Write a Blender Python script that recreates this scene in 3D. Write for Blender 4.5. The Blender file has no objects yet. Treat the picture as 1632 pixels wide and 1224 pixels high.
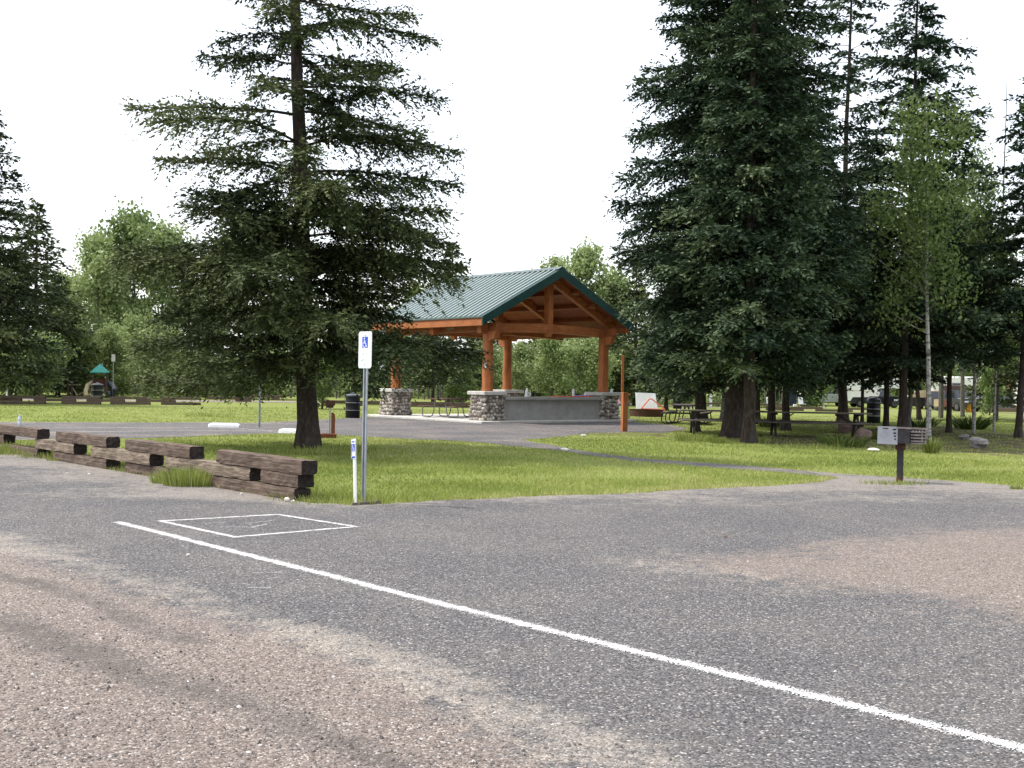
import bpy, math, random
import numpy as np
from mathutils import Vector, Matrix, geometry

SC = bpy.context.scene
COL = SC.collection
PI = math.pi

# ------------------------------------------------------------------ camera
W0, H0, F0 = 1632.0, 1224.0, 1900.0
CAMH = 1.6
cd = bpy.data.cameras.new('camera')
cam = bpy.data.objects.new('camera', cd)
COL.objects.link(cam)
cd.sensor_width = 36.0
cd.lens = F0 * 36.0 / W0
cd.clip_start = 0.05
cd.clip_end = 3000
PITCH = math.atan(5.8 / F0)
ROLL = math.radians(0.907)
CM = Matrix.Translation((0, 0, CAMH)) @ Matrix.Rotation(PI / 2 - PITCH, 4, 'X') @ Matrix.Rotation(ROLL, 4, 'Z')
cam.matrix_world = CM
SC.camera = cam

# ------------------------------------------------------------------ sky and sun
SUN_H = Vector((-0.95, 0.26)).normalized()
SUN_EL = math.radians(56)
world = bpy.data.worlds.new('World')
SC.world = world
world.use_nodes = True
nt = world.node_tree
nt.nodes.clear()
wo = nt.nodes.new('ShaderNodeOutputWorld')
bg = nt.nodes.new('ShaderNodeBackground')
bg.inputs['Strength'].default_value = 0.1
sky = nt.nodes.new('ShaderNodeTexSky')
sky.sky_type = 'NISHITA'
sky.sun_disc = False
sky.sun_elevation = SUN_EL
sky.sun_rotation = math.atan2(SUN_H.x, SUN_H.y)
sky.air_density = 1.0
sky.dust_density = 3.0
bg2 = nt.nodes.new('ShaderNodeBackground')      # thin bright overcast over the sky
wtc = nt.nodes.new('ShaderNodeTexCoord')
wn = nt.nodes.new('ShaderNodeTexNoise')
wn.inputs['Scale'].default_value = 1.6
wn.inputs['Detail'].default_value = 5
wr = nt.nodes.new('ShaderNodeValToRGB')
wr.color_ramp.elements[0].position = 0.3
wr.color_ramp.elements[0].color = (0.93, 0.95, 1.0, 1)
wr.color_ramp.elements[1].position = 0.75
wr.color_ramp.elements[1].color = (1.0, 1.0, 1.0, 1)
nt.links.new(wtc.outputs['Generated'], wn.inputs['Vector'])
nt.links.new(wn.outputs['Fac'], wr.inputs['Fac'])
nt.links.new(wr.outputs['Color'], bg2.inputs['Color'])
bg2.inputs['Strength'].default_value = 0.85
add = nt.nodes.new('ShaderNodeAddShader')
nt.links.new(sky.outputs['Color'], bg.inputs['Color'])
nt.links.new(bg.outputs[0], add.inputs[0])
nt.links.new(bg2.outputs[0], add.inputs[1])
nt.links.new(add.outputs[0], wo.inputs['Surface'])

sl = bpy.data.lights.new('sun', 'SUN')
sl.energy = 3.2
sl.angle = math.radians(2.0)
sl.color = (1.0, 0.95, 0.87)
sun = bpy.data.objects.new('sun', sl)
COL.objects.link(sun)
sd = Vector((SUN_H.x * math.cos(SUN_EL), SUN_H.y * math.cos(SUN_EL), math.sin(SUN_EL)))
sun.rotation_euler = sd.to_track_quat('Z', 'Y').to_euler()
sun.location = (0, 0, 40)
SC.view_settings.view_transform = 'Standard'
SC.view_settings.look = 'None'
SC.view_settings.exposure = 0.4
SC.view_settings.gamma = 1.0
SC.view_settings.use_curve_mapping = False

# ------------------------------------------------------------------ terrain and projection
def sstep(x):
    x = np.clip(x, 0, 1)
    return x * x * (3 - 2 * x)

def gz(x, y):
    """height of the ground: flat, falling gently towards the far right"""
    return -0.5 * sstep((np.asarray(y, float) - 62) / 50) * sstep((np.asarray(x, float) - 2) / 22)

CMI = CM.inverted()
R3 = CM.to_3x3()

def ray(px, py):
    d = R3 @ Vector(((px - W0 / 2) / F0, -(py - H0 / 2) / F0, -1.0))
    return d

def at(px, py, h=0.0):
    """ground point (plus h) seen at a photo pixel"""
    d = ray(px, py)
    z = h
    for _ in range(12):
        t = (z - CAMH) / d.z if abs(d.z) > 1e-9 else 500
        if t <= 0 or t > 900:
            t = 900
        x, y = d.x * t, d.y * t
        z = float(gz(x, y)) + h
    return Vector((x, y, z))

def atd(px, Y, h=0.0):
    """ground point at pixel column px and distance Y"""
    d = ray(px, 620)
    x = d.x / d.y * Y
    return Vector((x, Y, float(gz(x, Y)) + h))

def proj_np(x, y, z):
    M = np.array(CMI)
    P = np.stack([x, y, z, np.ones_like(x)], -1) @ M.T
    dz = np.maximum(-P[..., 2], 0.01)
    return W0 / 2 + F0 * P[..., 0] / dz, H0 / 2 - F0 * P[..., 1] / dz

def pxm(Y):
    return F0 / Y      # photo pixels per metre

# ------------------------------------------------------------------ materials
def newmat(name):
    m = bpy.data.materials.new(name)
    m.use_nodes = True
    n = m.node_tree
    b = n.nodes['Principled BSDF']
    return m, n, b

def nd(n, t, **kw):
    o = n.nodes.new(t)
    for k, v in kw.items():
        if k in o.inputs:
            o.inputs[k].default_value = v
        else:
            setattr(o, k, v)
    return o

def ramp(n, fac, stops):
    r = n.nodes.new('ShaderNodeValToRGB')
    el = r.color_ramp.elements
    while len(el) < len(stops):
        el.new(0.5)
    for e, (p, c) in zip(el, stops):
        e.position = p
        e.color = (c[0], c[1], c[2], 1) if not isinstance(c, (int, float)) else (c, c, c, 1)
    n.links.new(fac, r.inputs['Fac'])
    return r.outputs['Color']

def mixc(n, fac, a, b, mode='MIX'):
    x = n.nodes.new('ShaderNodeMix')
    x.data_type = 'RGBA'
    x.blend_type = mode
    for s, v in ((x.inputs[0], fac), (x.inputs[6], a), (x.inputs[7], b)):
        if isinstance(v, (int, float)):
            s.default_value = v if s == x.inputs[0] else (v, v, v, 1)
        elif isinstance(v, tuple):
            s.default_value = (v[0], v[1], v[2], 1)
        else:
            n.links.new(v, s)
    return x.outputs[2]

def mth(n, op, a, b=None, c=None, clamp=False):
    x = n.nodes.new('ShaderNodeMath')
    x.operation = op
    x.use_clamp = clamp
    for i, v in enumerate((a, b, c)):
        if v is None:
            continue
        if isinstance(v, (int, float)):
            x.inputs[i].default_value = v
        else:
            n.links.new(v, x.inputs[i])
    return x.outputs[0]

def noise(n, scale, detail=4, rough=0.55, vec=None, dist=0.0):
    x = nd(n, 'ShaderNodeTexNoise', Scale=scale, Detail=detail, Roughness=rough, Distortion=dist)
    if vec is not None:
        n.links.new(vec, x.inputs['Vector'])
    return x.outputs['Fac']

def vor(n, scale, vec, out='Color', feature='F1'):
    x = nd(n, 'ShaderNodeTexVoronoi', Scale=scale)
    x.feature = feature
    n.links.new(vec, x.inputs['Vector'])
    return x.outputs[out]

def bump(n, b, h, strength, dist):
    x = nd(n, 'ShaderNodeBump', Strength=strength, Distance=dist)
    n.links.new(h, x.inputs['Height'])
    n.links.new(x.outputs[0], b.inputs['Normal'])

def tco(n, out='Object', scale=None):
    t = n.nodes.new('ShaderNodeTexCoord')
    o = t.outputs[out]
    if scale:
        mp = n.nodes.new('ShaderNodeMapping')
        mp.inputs['Scale'].default_value = scale
        n.links.new(o, mp.inputs['Vector'])
        o = mp.outputs[0]
    return o

def attr(n, name):
    a = n.nodes.new('ShaderNodeAttribute')
    a.attribute_name = name
    return a.outputs['Fac']

def simple(name, c1, c2=None, scale=6.0, rough=0.6, metal=0.0, bmp=0.0, bdist=0.01, stretch=None, spec=0.4, detail=5):
    """plain surface with wear: two tones mixed by noise, fine relief"""
    m, n, b = newmat(name)
    v = tco(n, 'Object', stretch)
    if c2 is None:
        c2 = tuple(x * 0.78 for x in c1)
    f = noise(n, scale, detail, 0.6, v)
    col = ramp(n, f, [(0.36, c1), (0.66, c2)])
    n.links.new(col, b.inputs['Base Color'])
    b.inputs['Roughness'].default_value = rough
    b.inputs['Metallic'].default_value = metal
    b.inputs['Specular IOR Level'].default_value = spec
    if bmp:
        bump(n, b, noise(n, scale * 6, 4, 0.6, v), bmp, bdist)
    return m

def tinted(name, stops, rough=0.8, bmp=0.0, scale=20, spec=0.2, trans=0.0, nz=0.25, nscale=0.6):
    """colour from the per-face 'tint' attribute, softened with large noise"""
    m, n, b = newmat(name)
    v = tco(n)
    t = attr(n, 'tint')
    f = mth(n, 'ADD', t, mth(n, 'MULTIPLY', mth(n, 'SUBTRACT', noise(n, nscale, 3, 0.6, v), 0.5), nz * 2), clamp=True)
    col = ramp(n, f, stops)
    n.links.new(col, b.inputs['Base Color'])
    b.inputs['Roughness'].default_value = rough
    b.inputs['Specular IOR Level'].default_value = spec
    if bmp:
        bump(n, b, noise(n, scale, 4, 0.6, v), bmp, 0.01)
    if trans:
        tr = n.nodes.new('ShaderNodeBsdfTranslucent')
        mx = n.nodes.new('ShaderNodeMixShader')
        mx.inputs[0].default_value = trans
        n.links.new(col, tr.inputs['Color'])
        out = n.nodes['Material Output']
        n.links.new(b.outputs[0], mx.inputs[1])
        n.links.new(tr.outputs[0], mx.inputs[2])
        n.links.new(mx.outputs[0], out.inputs['Surface'])
    return m

def mat_gravel(name, tan=True):
    m, n, b = newmat(name)
    v = tco(n)
    c = vor(n, 88, v, 'Color')
    cs = n.nodes.new('ShaderNodeSeparateColor')
    n.links.new(c, cs.inputs[0])
    c2 = vor(n, 34, v, 'Color')
    cs2 = n.nodes.new('ShaderNodeSeparateColor')
    n.links.new(c2, cs2.inputs[0])
    chips = ramp(n, cs.outputs[0], [(0.0, (0.040, 0.040, 0.041)), (0.45, (0.098, 0.096, 0.097)), (0.82, (0.155, 0.152, 0.150)), (0.94, (0.22, 0.21, 0.20)), (1.0, (0.48, 0.46, 0.43))])
    dusty = ramp(n, cs.outputs[1], [(0.0, (0.088, 0.070, 0.060)), (0.4, (0.185, 0.151, 0.130)), (0.88, (0.268, 0.224, 0.196)), (1.0, (0.50, 0.46, 0.41))])
    fringe = ramp(n, cs.outputs[1], [(0.0, (0.16, 0.138, 0.115)), (0.5, (0.29, 0.255, 0.215)), (1.0, (0.48, 0.44, 0.39))])
    big = noise(n, 0.55, 5, 0.6, v)
    mid = noise(n, 5.0, 5, 0.7, v)
    fine = noise(n, 26.0, 3, 0.7, v)
    tint = ramp(n, big, [(0.3, (0.86, 0.86, 0.88)), (0.7, (1.12, 1.09, 1.08))])
    chips = mixc(n, 1.0, chips, tint, 'MULTIPLY')
    # thin film of fines lying in streaks
    film = mth(n, 'MULTIPLY', mth(n, 'SUBTRACT', mth(n, 'ADD', mth(n, 'MULTIPLY', mid, 0.5), mth(n, 'MULTIPLY', big, 0.5)), 0.49), 2.4, clamp=True)
    chips = mixc(n, mth(n, 'MULTIPLY', film, 0.7), chips, (0.18, 0.16, 0.14))
    nzv = mth(n, 'ADD', mth(n, 'ADD', mth(n, 'MULTIPLY', mth(n, 'SUBTRACT', big, 0.5), 1.5), mth(n, 'MULTIPLY', mth(n, 'SUBTRACT', mid, 0.5), 1.5)), mth(n, 'MULTIPLY', mth(n, 'SUBTRACT', fine, 0.5), 0.9))
    def soft(a, gain=2.6):
        x = mth(n, 'SUBTRACT', mth(n, 'ADD', attr(n, a), nzv), 0.5)
        x = mth(n, 'ADD', mth(n, 'MULTIPLY', x, gain), 0.5, clamp=True)
        return mth(n, 'MULTIPLY', x, mth(n, 'MULTIPLY', attr(n, a), 8.0, clamp=True))
    col = mixc(n, mth(n, 'MULTIPLY', soft('dust'), 0.93), chips, dusty)
    col = mixc(n, mth(n, 'MULTIPLY', soft('fringe'), 0.6), col, fringe)
    col = mixc(n, mth(n, 'MULTIPLY', soft('rut', 2.0), 0.7), col, (0.085, 0.075, 0.07))
    n.links.new(col, b.inputs['Base Color'])
    b.inputs['Roughness'].default_value = 0.92
    b.inputs['Specular IOR Level'].default_value = 0.25
    d1 = vor(n, 88, v, 'Distance')
    d2 = vor(n, 34, v, 'Distance')
    h = mth(n, 'SUBTRACT', mth(n, 'MULTIPLY', fine, 0.8), mth(n, 'ADD', mth(n, 'MULTIPLY', d1, 0.7), mth(n, 'MULTIPLY', d2, 0.5)))
    bump(n, b, h, 0.9, 0.012)
    return m

def mat_ground():
    m, n, b = newmat('lawn_and_soil')
    v = tco(n)
    big = noise(n, 0.22, 5, 0.6, v)
    mid = noise(n, 1.7, 6, 0.65, v)
    fine = noise(n, 30, 4, 0.75, v)
    g = ramp(n, fine, [(0.25, (0.10, 0.13, 0.03)), (0.5, (0.20, 0.24, 0.06)), (0.8, (0.31, 0.33, 0.12))])
    dry = ramp(n, fine, [(0.25, (0.11, 0.10, 0.04)), (0.8, (0.36, 0.31, 0.16))])
    dm = mth(n, 'MULTIPLY', mth(n, 'SUBTRACT', mth(n, 'ADD', mid, mth(n, 'MULTIPLY', big, 0.6)), 0.80), 4.0, clamp=True)
    g = mixc(n, mth(n, 'MULTIPLY', dm, 0.75), g, dry)
    soil = ramp(n, noise(n, 14, 6, 0.75, v), [(0.3, (0.05, 0.035, 0.025)), (0.55, (0.115, 0.085, 0.062)), (0.75, (0.22, 0.175, 0.13))])
    s = mth(n, 'ADD', attr(n, 'soil'), mth(n, 'MULTIPLY', mth(n, 'SUBTRACT', mid, 0.5), 1.4))
    s = mth(n, 'MULTIPLY', mth(n, 'SUBTRACT', s, 0.42), 4.0, clamp=True)
    s = mth(n, 'MULTIPLY', s, mth(n, 'MULTIPLY', attr(n, 'soil'), 10.0, clamp=True))
    col = mixc(n, s, g, soil)
    n.links.new(col, b.inputs['Base Color'])
    b.inputs['Roughness'].default_value = 0.95
    b.inputs['Specular IOR Level'].default_value = 0.1
    bump(n, b, fine, 0.8, 0.04)
    return m

def mat_wood(name, c1, c2, c3, grain=(1, 12, 12), rough=0.75, bmp=0.5, scale=3.0):
    m, n, b = newmat(name)
    v = tco(n, 'Object', grain)
    f = noise(n, scale, 8, 0.7, v, 0.3)
    v2 = tco(n, 'Object')
    p = noise(n, 1.7, 4, 0.6, v2)
    col = ramp(n, f, [(0.3, c1), (0.5, c2), (0.72, c3)])
    col = mixc(n, mth(n, 'MULTIPLY', mth(n, 'SUBTRACT', p, 0.45), 1.5, clamp=True), col, tuple(x * 0.62 for x in c1))
    n.links.new(col, b.inputs['Base Color'])
    b.inputs['Roughness'].default_value = rough
    b.inputs['Specular IOR Level'].default_value = 0.25
    bump(n, b, f, bmp, 0.012)
    return m

def mat_paint_line():
    m, n, b = newmat('worn_white_paint')
    v = tco(n)
    b.inputs['Roughness'].default_value = 0.8
    col = ramp(n, noise(n, 9, 5, 0.7, v), [(0.3, (0.80, 0.80, 0.79)), (0.75, (0.60, 0.59, 0.57))])
    n.links.new(col, b.inputs['Base Color'])
    bump(n, b, vor(n, 88, v, 'Distance'), 0.8, 0.01)
    e = attr(n, 'edge')       # 0 at the border, 1 in the middle
    w = attr(n, 'wear')
    x = mth(n, 'SUBTRACT', vor(n, 88, v, 'Distance'), mth(n, 'MULTIPLY', noise(n, 45, 3, 0.8, v), 0.9))
    th = mth(n, 'ADD', mth(n, 'MULTIPLY', mth(n, 'POWER', mth(n, 'SUBTRACT', 1.0, e), 1.15), 0.85), w)
    # paint is missing where the chip texture beats the threshold
    k = mth(n, 'ADD', mth(n, 'MULTIPLY', x, 1.0), th)
    k = mth(n, 'ADD', k, mth(n, 'MULTIPLY', mth(n, 'SUBTRACT', noise(n, 7, 4, 0.7, v), 0.5), 0.9))
    a = mth(n, 'MULTIPLY', mth(n, 'SUBTRACT', 0.50, k), 5.0, clamp=True)
    n.links.new(a, b.inputs['Alpha'])
    return m

M = {}
M['asphalt'] = mat_gravel('chip_seal')
M['ground'] = mat_ground()
M['line'] = mat_paint_line()
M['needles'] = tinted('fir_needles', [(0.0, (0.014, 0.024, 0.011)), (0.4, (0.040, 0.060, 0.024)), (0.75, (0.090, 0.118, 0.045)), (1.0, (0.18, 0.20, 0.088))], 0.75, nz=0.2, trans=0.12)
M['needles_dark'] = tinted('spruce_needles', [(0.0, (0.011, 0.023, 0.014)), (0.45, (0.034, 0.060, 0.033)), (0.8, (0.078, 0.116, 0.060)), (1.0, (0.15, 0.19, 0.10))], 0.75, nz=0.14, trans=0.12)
M['leaf_pale'] = tinted('pale_leaves', [(0.0, (0.13, 0.18, 0.06)), (0.5, (0.29, 0.36, 0.14)), (1.0, (0.48, 0.54, 0.27))], 0.6, nz=0.2, nscale=0.3, trans=0.3, spec=0.3)  # spring-pale leaves, lightened further in the colour to suggest distance haze
M['leaf_mid'] = tinted('green_leaves', [(0.0, (0.075, 0.12, 0.035)), (0.5, (0.19, 0.26, 0.085)), (1.0, (0.36, 0.44, 0.18))], 0.6, nz=0.2, nscale=0.3, trans=0.3, spec=0.3)
M['leaf_lime'] = tinted('lime_leaves', [(0.0, (0.06, 0.10, 0.03)), (0.5, (0.15, 0.21, 0.065)), (1.0, (0.32, 0.38, 0.15))], 0.6, nz=0.2, trans=0.35)
M['twig'] = simple('dead_twigs', (0.085, 0.068, 0.052), (0.045, 0.036, 0.03), 4, 0.95)
M['grass'] = tinted('grass_blades', [(0.0, (0.10, 0.14, 0.03)), (0.45, (0.24, 0.30, 0.065)), (0.8, (0.37, 0.40, 0.12)), (1.0, (0.50, 0.45, 0.23))], 0.7, nz=0.3, nscale=0.8, trans=0.3)
M['tuft'] = tinted('coarse_leaves', [(0.0, (0.03, 0.06, 0.012)), (0.5, (0.09, 0.14, 0.025)), (1.0, (0.26, 0.27, 0.08))], 0.6, nz=0.1, trans=0.2)
M['stones'] = tinted('cobbles', [(0.0, (0.12, 0.10, 0.085)), (0.35, (0.27, 0.235, 0.20)), (0.7, (0.43, 0.385, 0.33)), (1.0, (0.62, 0.58, 0.52))], 0.7, bmp=0.3, scale=30, nz=0.05, nscale=8)
M['pebbles'] = tinted('loose_stones', [(0.0, (0.06, 0.055, 0.052)), (0.5, (0.20, 0.175, 0.16)), (0.9, (0.36, 0.32, 0.29)), (1.0, (0.62, 0.6, 0.57))], 0.85, nz=0.02)

def mat_bark(name, c1, c2, c3):
    m, n, b = newmat(name)
    v = tco(n, 'Object', (1, 1, 0.35))
    f = noise(n, 14, 8, 0.75, v, 0.6)
    p = noise(n, 2.2, 4, 0.6, v)
    col = ramp(n, f, [(0.3, c1), (0.52, c2), (0.75, c3)])
    col = mixc(n, mth(n, 'MULTIPLY', mth(n, 'SUBTRACT', p, 0.5), 1.6, clamp=True), col, (0.10, 0.105, 0.085))
    n.links.new(col, b.inputs['Base Color'])
    b.inputs['Roughness'].default_value = 0.95
    b.inputs['Specular IOR Level'].default_value = 0.1
    bump(n, b, f, 1.0, 0.03)
    return m
M['bark'] = mat_bark('fir_bark', (0.018, 0.013, 0.011), (0.055, 0.042, 0.036), (0.12, 0.098, 0.085))
M['bark_grey'] = mat_bark('grey_bark', (0.05, 0.045, 0.04), (0.13, 0.12, 0.105), (0.25, 0.235, 0.21))

def mat_birch():
    m, n, b = newmat('birch_bark')
    v = tco(n, 'Object', (1, 1, 2.5))
    f = noise(n, 5, 5, 0.7, v)
    col = ramp(n, f, [(0.40, (0.06, 0.05, 0.045)), (0.50, (0.36, 0.345, 0.31)), (0.8, (0.55, 0.53, 0.49))])
    n.links.new(col, b.inputs['Base Color'])
    b.inputs['Roughness'].default_value = 0.8
    return m
M['birch'] = mat_birch()
M['tie'] = mat_wood('creosoted_tie', (0.036, 0.024, 0.018), (0.125, 0.088, 0.066), (0.26, 0.205, 0.16), (1.2, 14, 14), 0.85, 0.9, 2.6)
M['tie_pale'] = mat_wood('weathered_tie', (0.05, 0.034, 0.024), (0.20, 0.155, 0.115), (0.45, 0.375, 0.29), (1.2, 10, 10), 0.9, 1.0, 2.4)
M['tie_end'] = mat_wood('tie_end_grain', (0.012, 0.010, 0.010), (0.026, 0.020, 0.018), (0.065, 0.045, 0.036), (6, 6, 6), 0.9, 0.8, 3.0)
M['cedar'] = mat_wood('stained_cedar', (0.22, 0.070, 0.024), (0.39, 0.130, 0.042), (0.52, 0.21, 0.078), (8, 8, 0.6), 0.55, 0.25, 3.0)
M['cedar_h'] = mat_wood('stained_cedar_beam', (0.22, 0.070, 0.024), (0.39, 0.130, 0.042), (0.52, 0.21, 0.078), (0.8, 8, 8), 0.55, 0.25, 3.0)
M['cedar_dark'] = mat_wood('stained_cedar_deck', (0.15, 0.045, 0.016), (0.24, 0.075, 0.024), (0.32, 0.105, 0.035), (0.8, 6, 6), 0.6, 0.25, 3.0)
M['roofmetal'] = simple('green_roof_metal', (0.060, 0.102, 0.092), (0.050, 0.088, 0.080), 1.2, 0.33, 0.25, spec=0.7)
M['ribmetal'] = simple('sky_pale_rib_metal', (0.50, 0.57, 0.55), (0.44, 0.51, 0.49), 1.2, 0.3, 0.3, spec=0.7)  # pale base colour holds the bright sky reflected in the ribs
M['fascia'] = simple('dark_green_trim', (0.013, 0.058, 0.048), (0.010, 0.042, 0.036), 2, 0.45)
M['concrete'] = simple('concrete', (0.36, 0.35, 0.325), (0.27, 0.262, 0.245), 2.6, 0.9, bmp=0.2, bdist=0.004, detail=8)
M['concrete_lt'] = simple('pale_concrete', (0.56, 0.545, 0.50), (0.44, 0.425, 0.39), 3, 0.9, bmp=0.2, bdist=0.004)
M['mortar'] = simple('mortar', (0.16, 0.145, 0.13), (0.11, 0.10, 0.09), 12, 0.95, bmp=0.4)
M['galv'] = simple('galvanised_steel', (0.42, 0.45, 0.47), (0.30, 0.33, 0.35), 7, 0.45, 0.55)
M['hole'] = simple('dark_hole', (0.02, 0.02, 0.02), None, 5, 0.9)
M['white'] = simple('white_paint', (0.80, 0.81, 0.80), (0.70, 0.71, 0.70), 5, 0.5)
M['signwhite'] = simple('reflective_white', (0.82, 0.84, 0.83), (0.78, 0.80, 0.79), 5, 0.35)
M['signblue'] = simple('sign_blue', (0.012, 0.075, 0.55), (0.010, 0.06, 0.48), 8, 0.4)
M['signgreen'] = simple('faded_green_print', (0.35, 0.60, 0.48), (0.46, 0.66, 0.56), 30, 0.45)
M['blackplastic'] = simple('black_plastic', (0.006, 0.0065, 0.009), (0.010, 0.011, 0.014), 5, 0.5, spec=0.25)
M['lid'] = simple('dark_lid', (0.05, 0.06, 0.075), (0.035, 0.042, 0.055), 5, 0.28, spec=0.6)
M['hoop'] = simple('bare_steel', (0.5, 0.5, 0.5), (0.35, 0.35, 0.36), 8, 0.3, 0.7)
M['rust'] = simple('rusty_steel', (0.115, 0.05, 0.03), (0.055, 0.03, 0.022), 9, 0.85, 0.1, bmp=0.4)
M['darksteel'] = simple('sooty_steel', (0.055, 0.05, 0.055), (0.03, 0.026, 0.026), 11, 0.75, 0.2, bmp=0.3)
M['whiteplate'] = simple('scorched_white_plate', (0.36, 0.37, 0.39), (0.26, 0.26, 0.28), 7, 0.6, bmp=0.2)
M['grate'] = simple('grate_steel', (0.33, 0.29, 0.27), (0.17, 0.13, 0.11), 16, 0.6, 0.4)
M['board'] = mat_wood('weathered_boards', (0.055, 0.043, 0.036), (0.12, 0.10, 0.085), (0.22, 0.19, 0.165), (1, 12, 12), 0.85, 0.5, 3)
M['board_pale'] = mat_wood('sun_bleached_boards', (0.14, 0.12, 0.10), (0.24, 0.215, 0.185), (0.36, 0.33, 0.29), (1, 12, 12), 0.85, 0.4, 3)
M['board_brown'] = mat_wood('brown_boards', (0.08, 0.045, 0.028), (0.16, 0.095, 0.06), (0.28, 0.19, 0.13), (1, 12, 12), 0.8, 0.4, 3)
M['frame_dark'] = simple('dark_table_frame', (0.022, 0.018, 0.016), (0.035, 0.028, 0.024), 8, 0.7)
M['frame_grey'] = simple('grey_tube_frame', (0.24, 0.23, 0.22), (0.16, 0.15, 0.14), 8, 0.5, 0.5)
M['redwood'] = mat_wood('red_brown_board', (0.12, 0.04, 0.018), (0.20, 0.068, 0.03), (0.28, 0.10, 0.045), (8, 8, 0.8), 0.7, 0.3, 3)
M['bottle'] = simple('clear_plastic', (0.55, 0.62, 0.68), (0.45, 0.52, 0.60), 10, 0.12, spec=0.6)
M['orange'] = simple('orange_red_cloth', (0.75, 0.17, 0.09), (0.62, 0.14, 0.09), 8, 0.8)
M['purple'] = simple('lilac_cloth', (0.35, 0.25, 0.75), (0.3, 0.2, 0.6), 8, 0.8)
M['blue'] = simple('bright_blue_plastic', (0.03, 0.22, 0.62), (0.025, 0.17, 0.5), 8, 0.45)
M['lime'] = simple('pale_lime_cloth', (0.50, 0.62, 0.28), (0.42, 0.54, 0.24), 8, 0.8)
M['pinkcloth'] = simple('dusty_pink_cloth', (0.48, 0.27, 0.25), (0.38, 0.22, 0.2), 8, 0.9)
M['navy'] = simple('navy_tarp', (0.010, 0.018, 0.040), (0.008, 0.012, 0.028), 6, 0.6)
M['yellow'] = simple('yellow_cloth', (0.85, 0.42, 0.02), (0.9, 0.56, 0.06), 10, 0.7)
M['teal'] = simple('teal_plastic', (0.035, 0.33, 0.27), (0.03, 0.27, 0.22), 4, 0.45)
M['rvwhite'] = simple('vehicle_white', (0.76, 0.755, 0.72), (0.70, 0.69, 0.65), 1.5, 0.35, spec=0.5)
M['rvgrey'] = simple('vehicle_grey', (0.36, 0.38, 0.40), (0.30, 0.32, 0.34), 2, 0.4)
M['glass'] = simple('dark_glass', (0.012, 0.015, 0.022), (0.02, 0.024, 0.03), 2, 0.06, spec=0.8)
M['tyre'] = simple('tyre_rubber', (0.018, 0.018, 0.018), None, 12, 0.9)
M['rim'] = simple('alloy_rim', (0.16, 0.16, 0.165), None, 12, 0.35, 0.7)
M['darkcar'] = simple('black_car_paint', (0.015, 0.018, 0.022), (0.02, 0.022, 0.028), 2, 0.2, spec=0.6)
M['bluecar'] = simple('grey_blue_car_paint', (0.085, 0.095, 0.125), (0.07, 0.08, 0.11), 2, 0.25, 0.3, spec=0.6)
M['redcar'] = simple('maroon_car_paint', (0.14, 0.018, 0.03), (0.11, 0.014, 0.025), 2, 0.25, spec=0.6)
M['brownvan'] = simple('brown_panel', (0.10, 0.062, 0.055), (0.075, 0.048, 0.044), 3, 0.6)
M['redroof'] = simple('red_brown_siding', (0.24, 0.10, 0.07), (0.19, 0.08, 0.055), 4, 0.8)
M['tan'] = simple('tan_canvas', (0.52, 0.42, 0.26), (0.44, 0.35, 0.22), 4, 0.85)
M['taillight'] = simple('red_lens', (0.6, 0.02, 0.02), None, 4, 0.2)
M['headlight'] = simple('clear_lens', (0.7, 0.72, 0.75), None, 4, 0.1)
M['boulder'] = simple('red_grey_rock', (0.20, 0.135, 0.11), (0.11, 0.075, 0.062), 5, 0.95, bmp=0.6, bdist=0.03)
M['rock'] = simple('grey_rock', (0.30, 0.28, 0.26), (0.17, 0.16, 0.145), 6, 0.95, bmp=0.6, bdist=0.03)
M['rockwhite'] = simple('white_rock', (0.66, 0.63, 0.57), (0.5, 0.47, 0.42), 7, 0.9, bmp=0.4)

# ------------------------------------------------------------------ mesh helpers
def mesh_np(name, V, F, mats, parent=None, tint=None, attrs=None, mi=None, smooth=False):
    """V (n,3); F (m,k) one polygon size"""
    V = np.asarray(V, np.float32)
    F = np.asarray(F, np.int32)
    me = bpy.data.meshes.new(name)
    me.vertices.add(len(V))
    me.vertices.foreach_set('co', V.ravel())
    k = F.shape[1]
    me.loops.add(F.size)
    me.loops.foreach_set('vertex_index', F.ravel())
    me.polygons.add(len(F))
    me.polygons.foreach_set('loop_start', np.arange(len(F), dtype=np.int32) * k)
    me.polygons.foreach_set('loop_total', np.full(len(F), k, np.int32))
    if mi is not None:
        me.polygons.foreach_set('material_index', np.asarray(mi, np.int32))
    me.polygons.foreach_set('use_smooth', np.full(len(F), bool(smooth)))
    for m in mats:
        me.materials.append(m)
    me.update(calc_edges=True)
    if tint is not None:
        a = me.attributes.new('tint', 'FLOAT', 'FACE')
        a.data.foreach_set('value', np.asarray(tint, np.float32))
    if attrs:
        for kx, vx in attrs.items():
            a = me.attributes.new(kx, 'FLOAT', 'POINT')
            a.data.foreach_set('value', np.asarray(vx, np.float32))
    o = bpy.data.objects.new(name, me)
    COL.objects.link(o)
    if parent is not None:
        o.parent = parent
    return o

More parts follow.
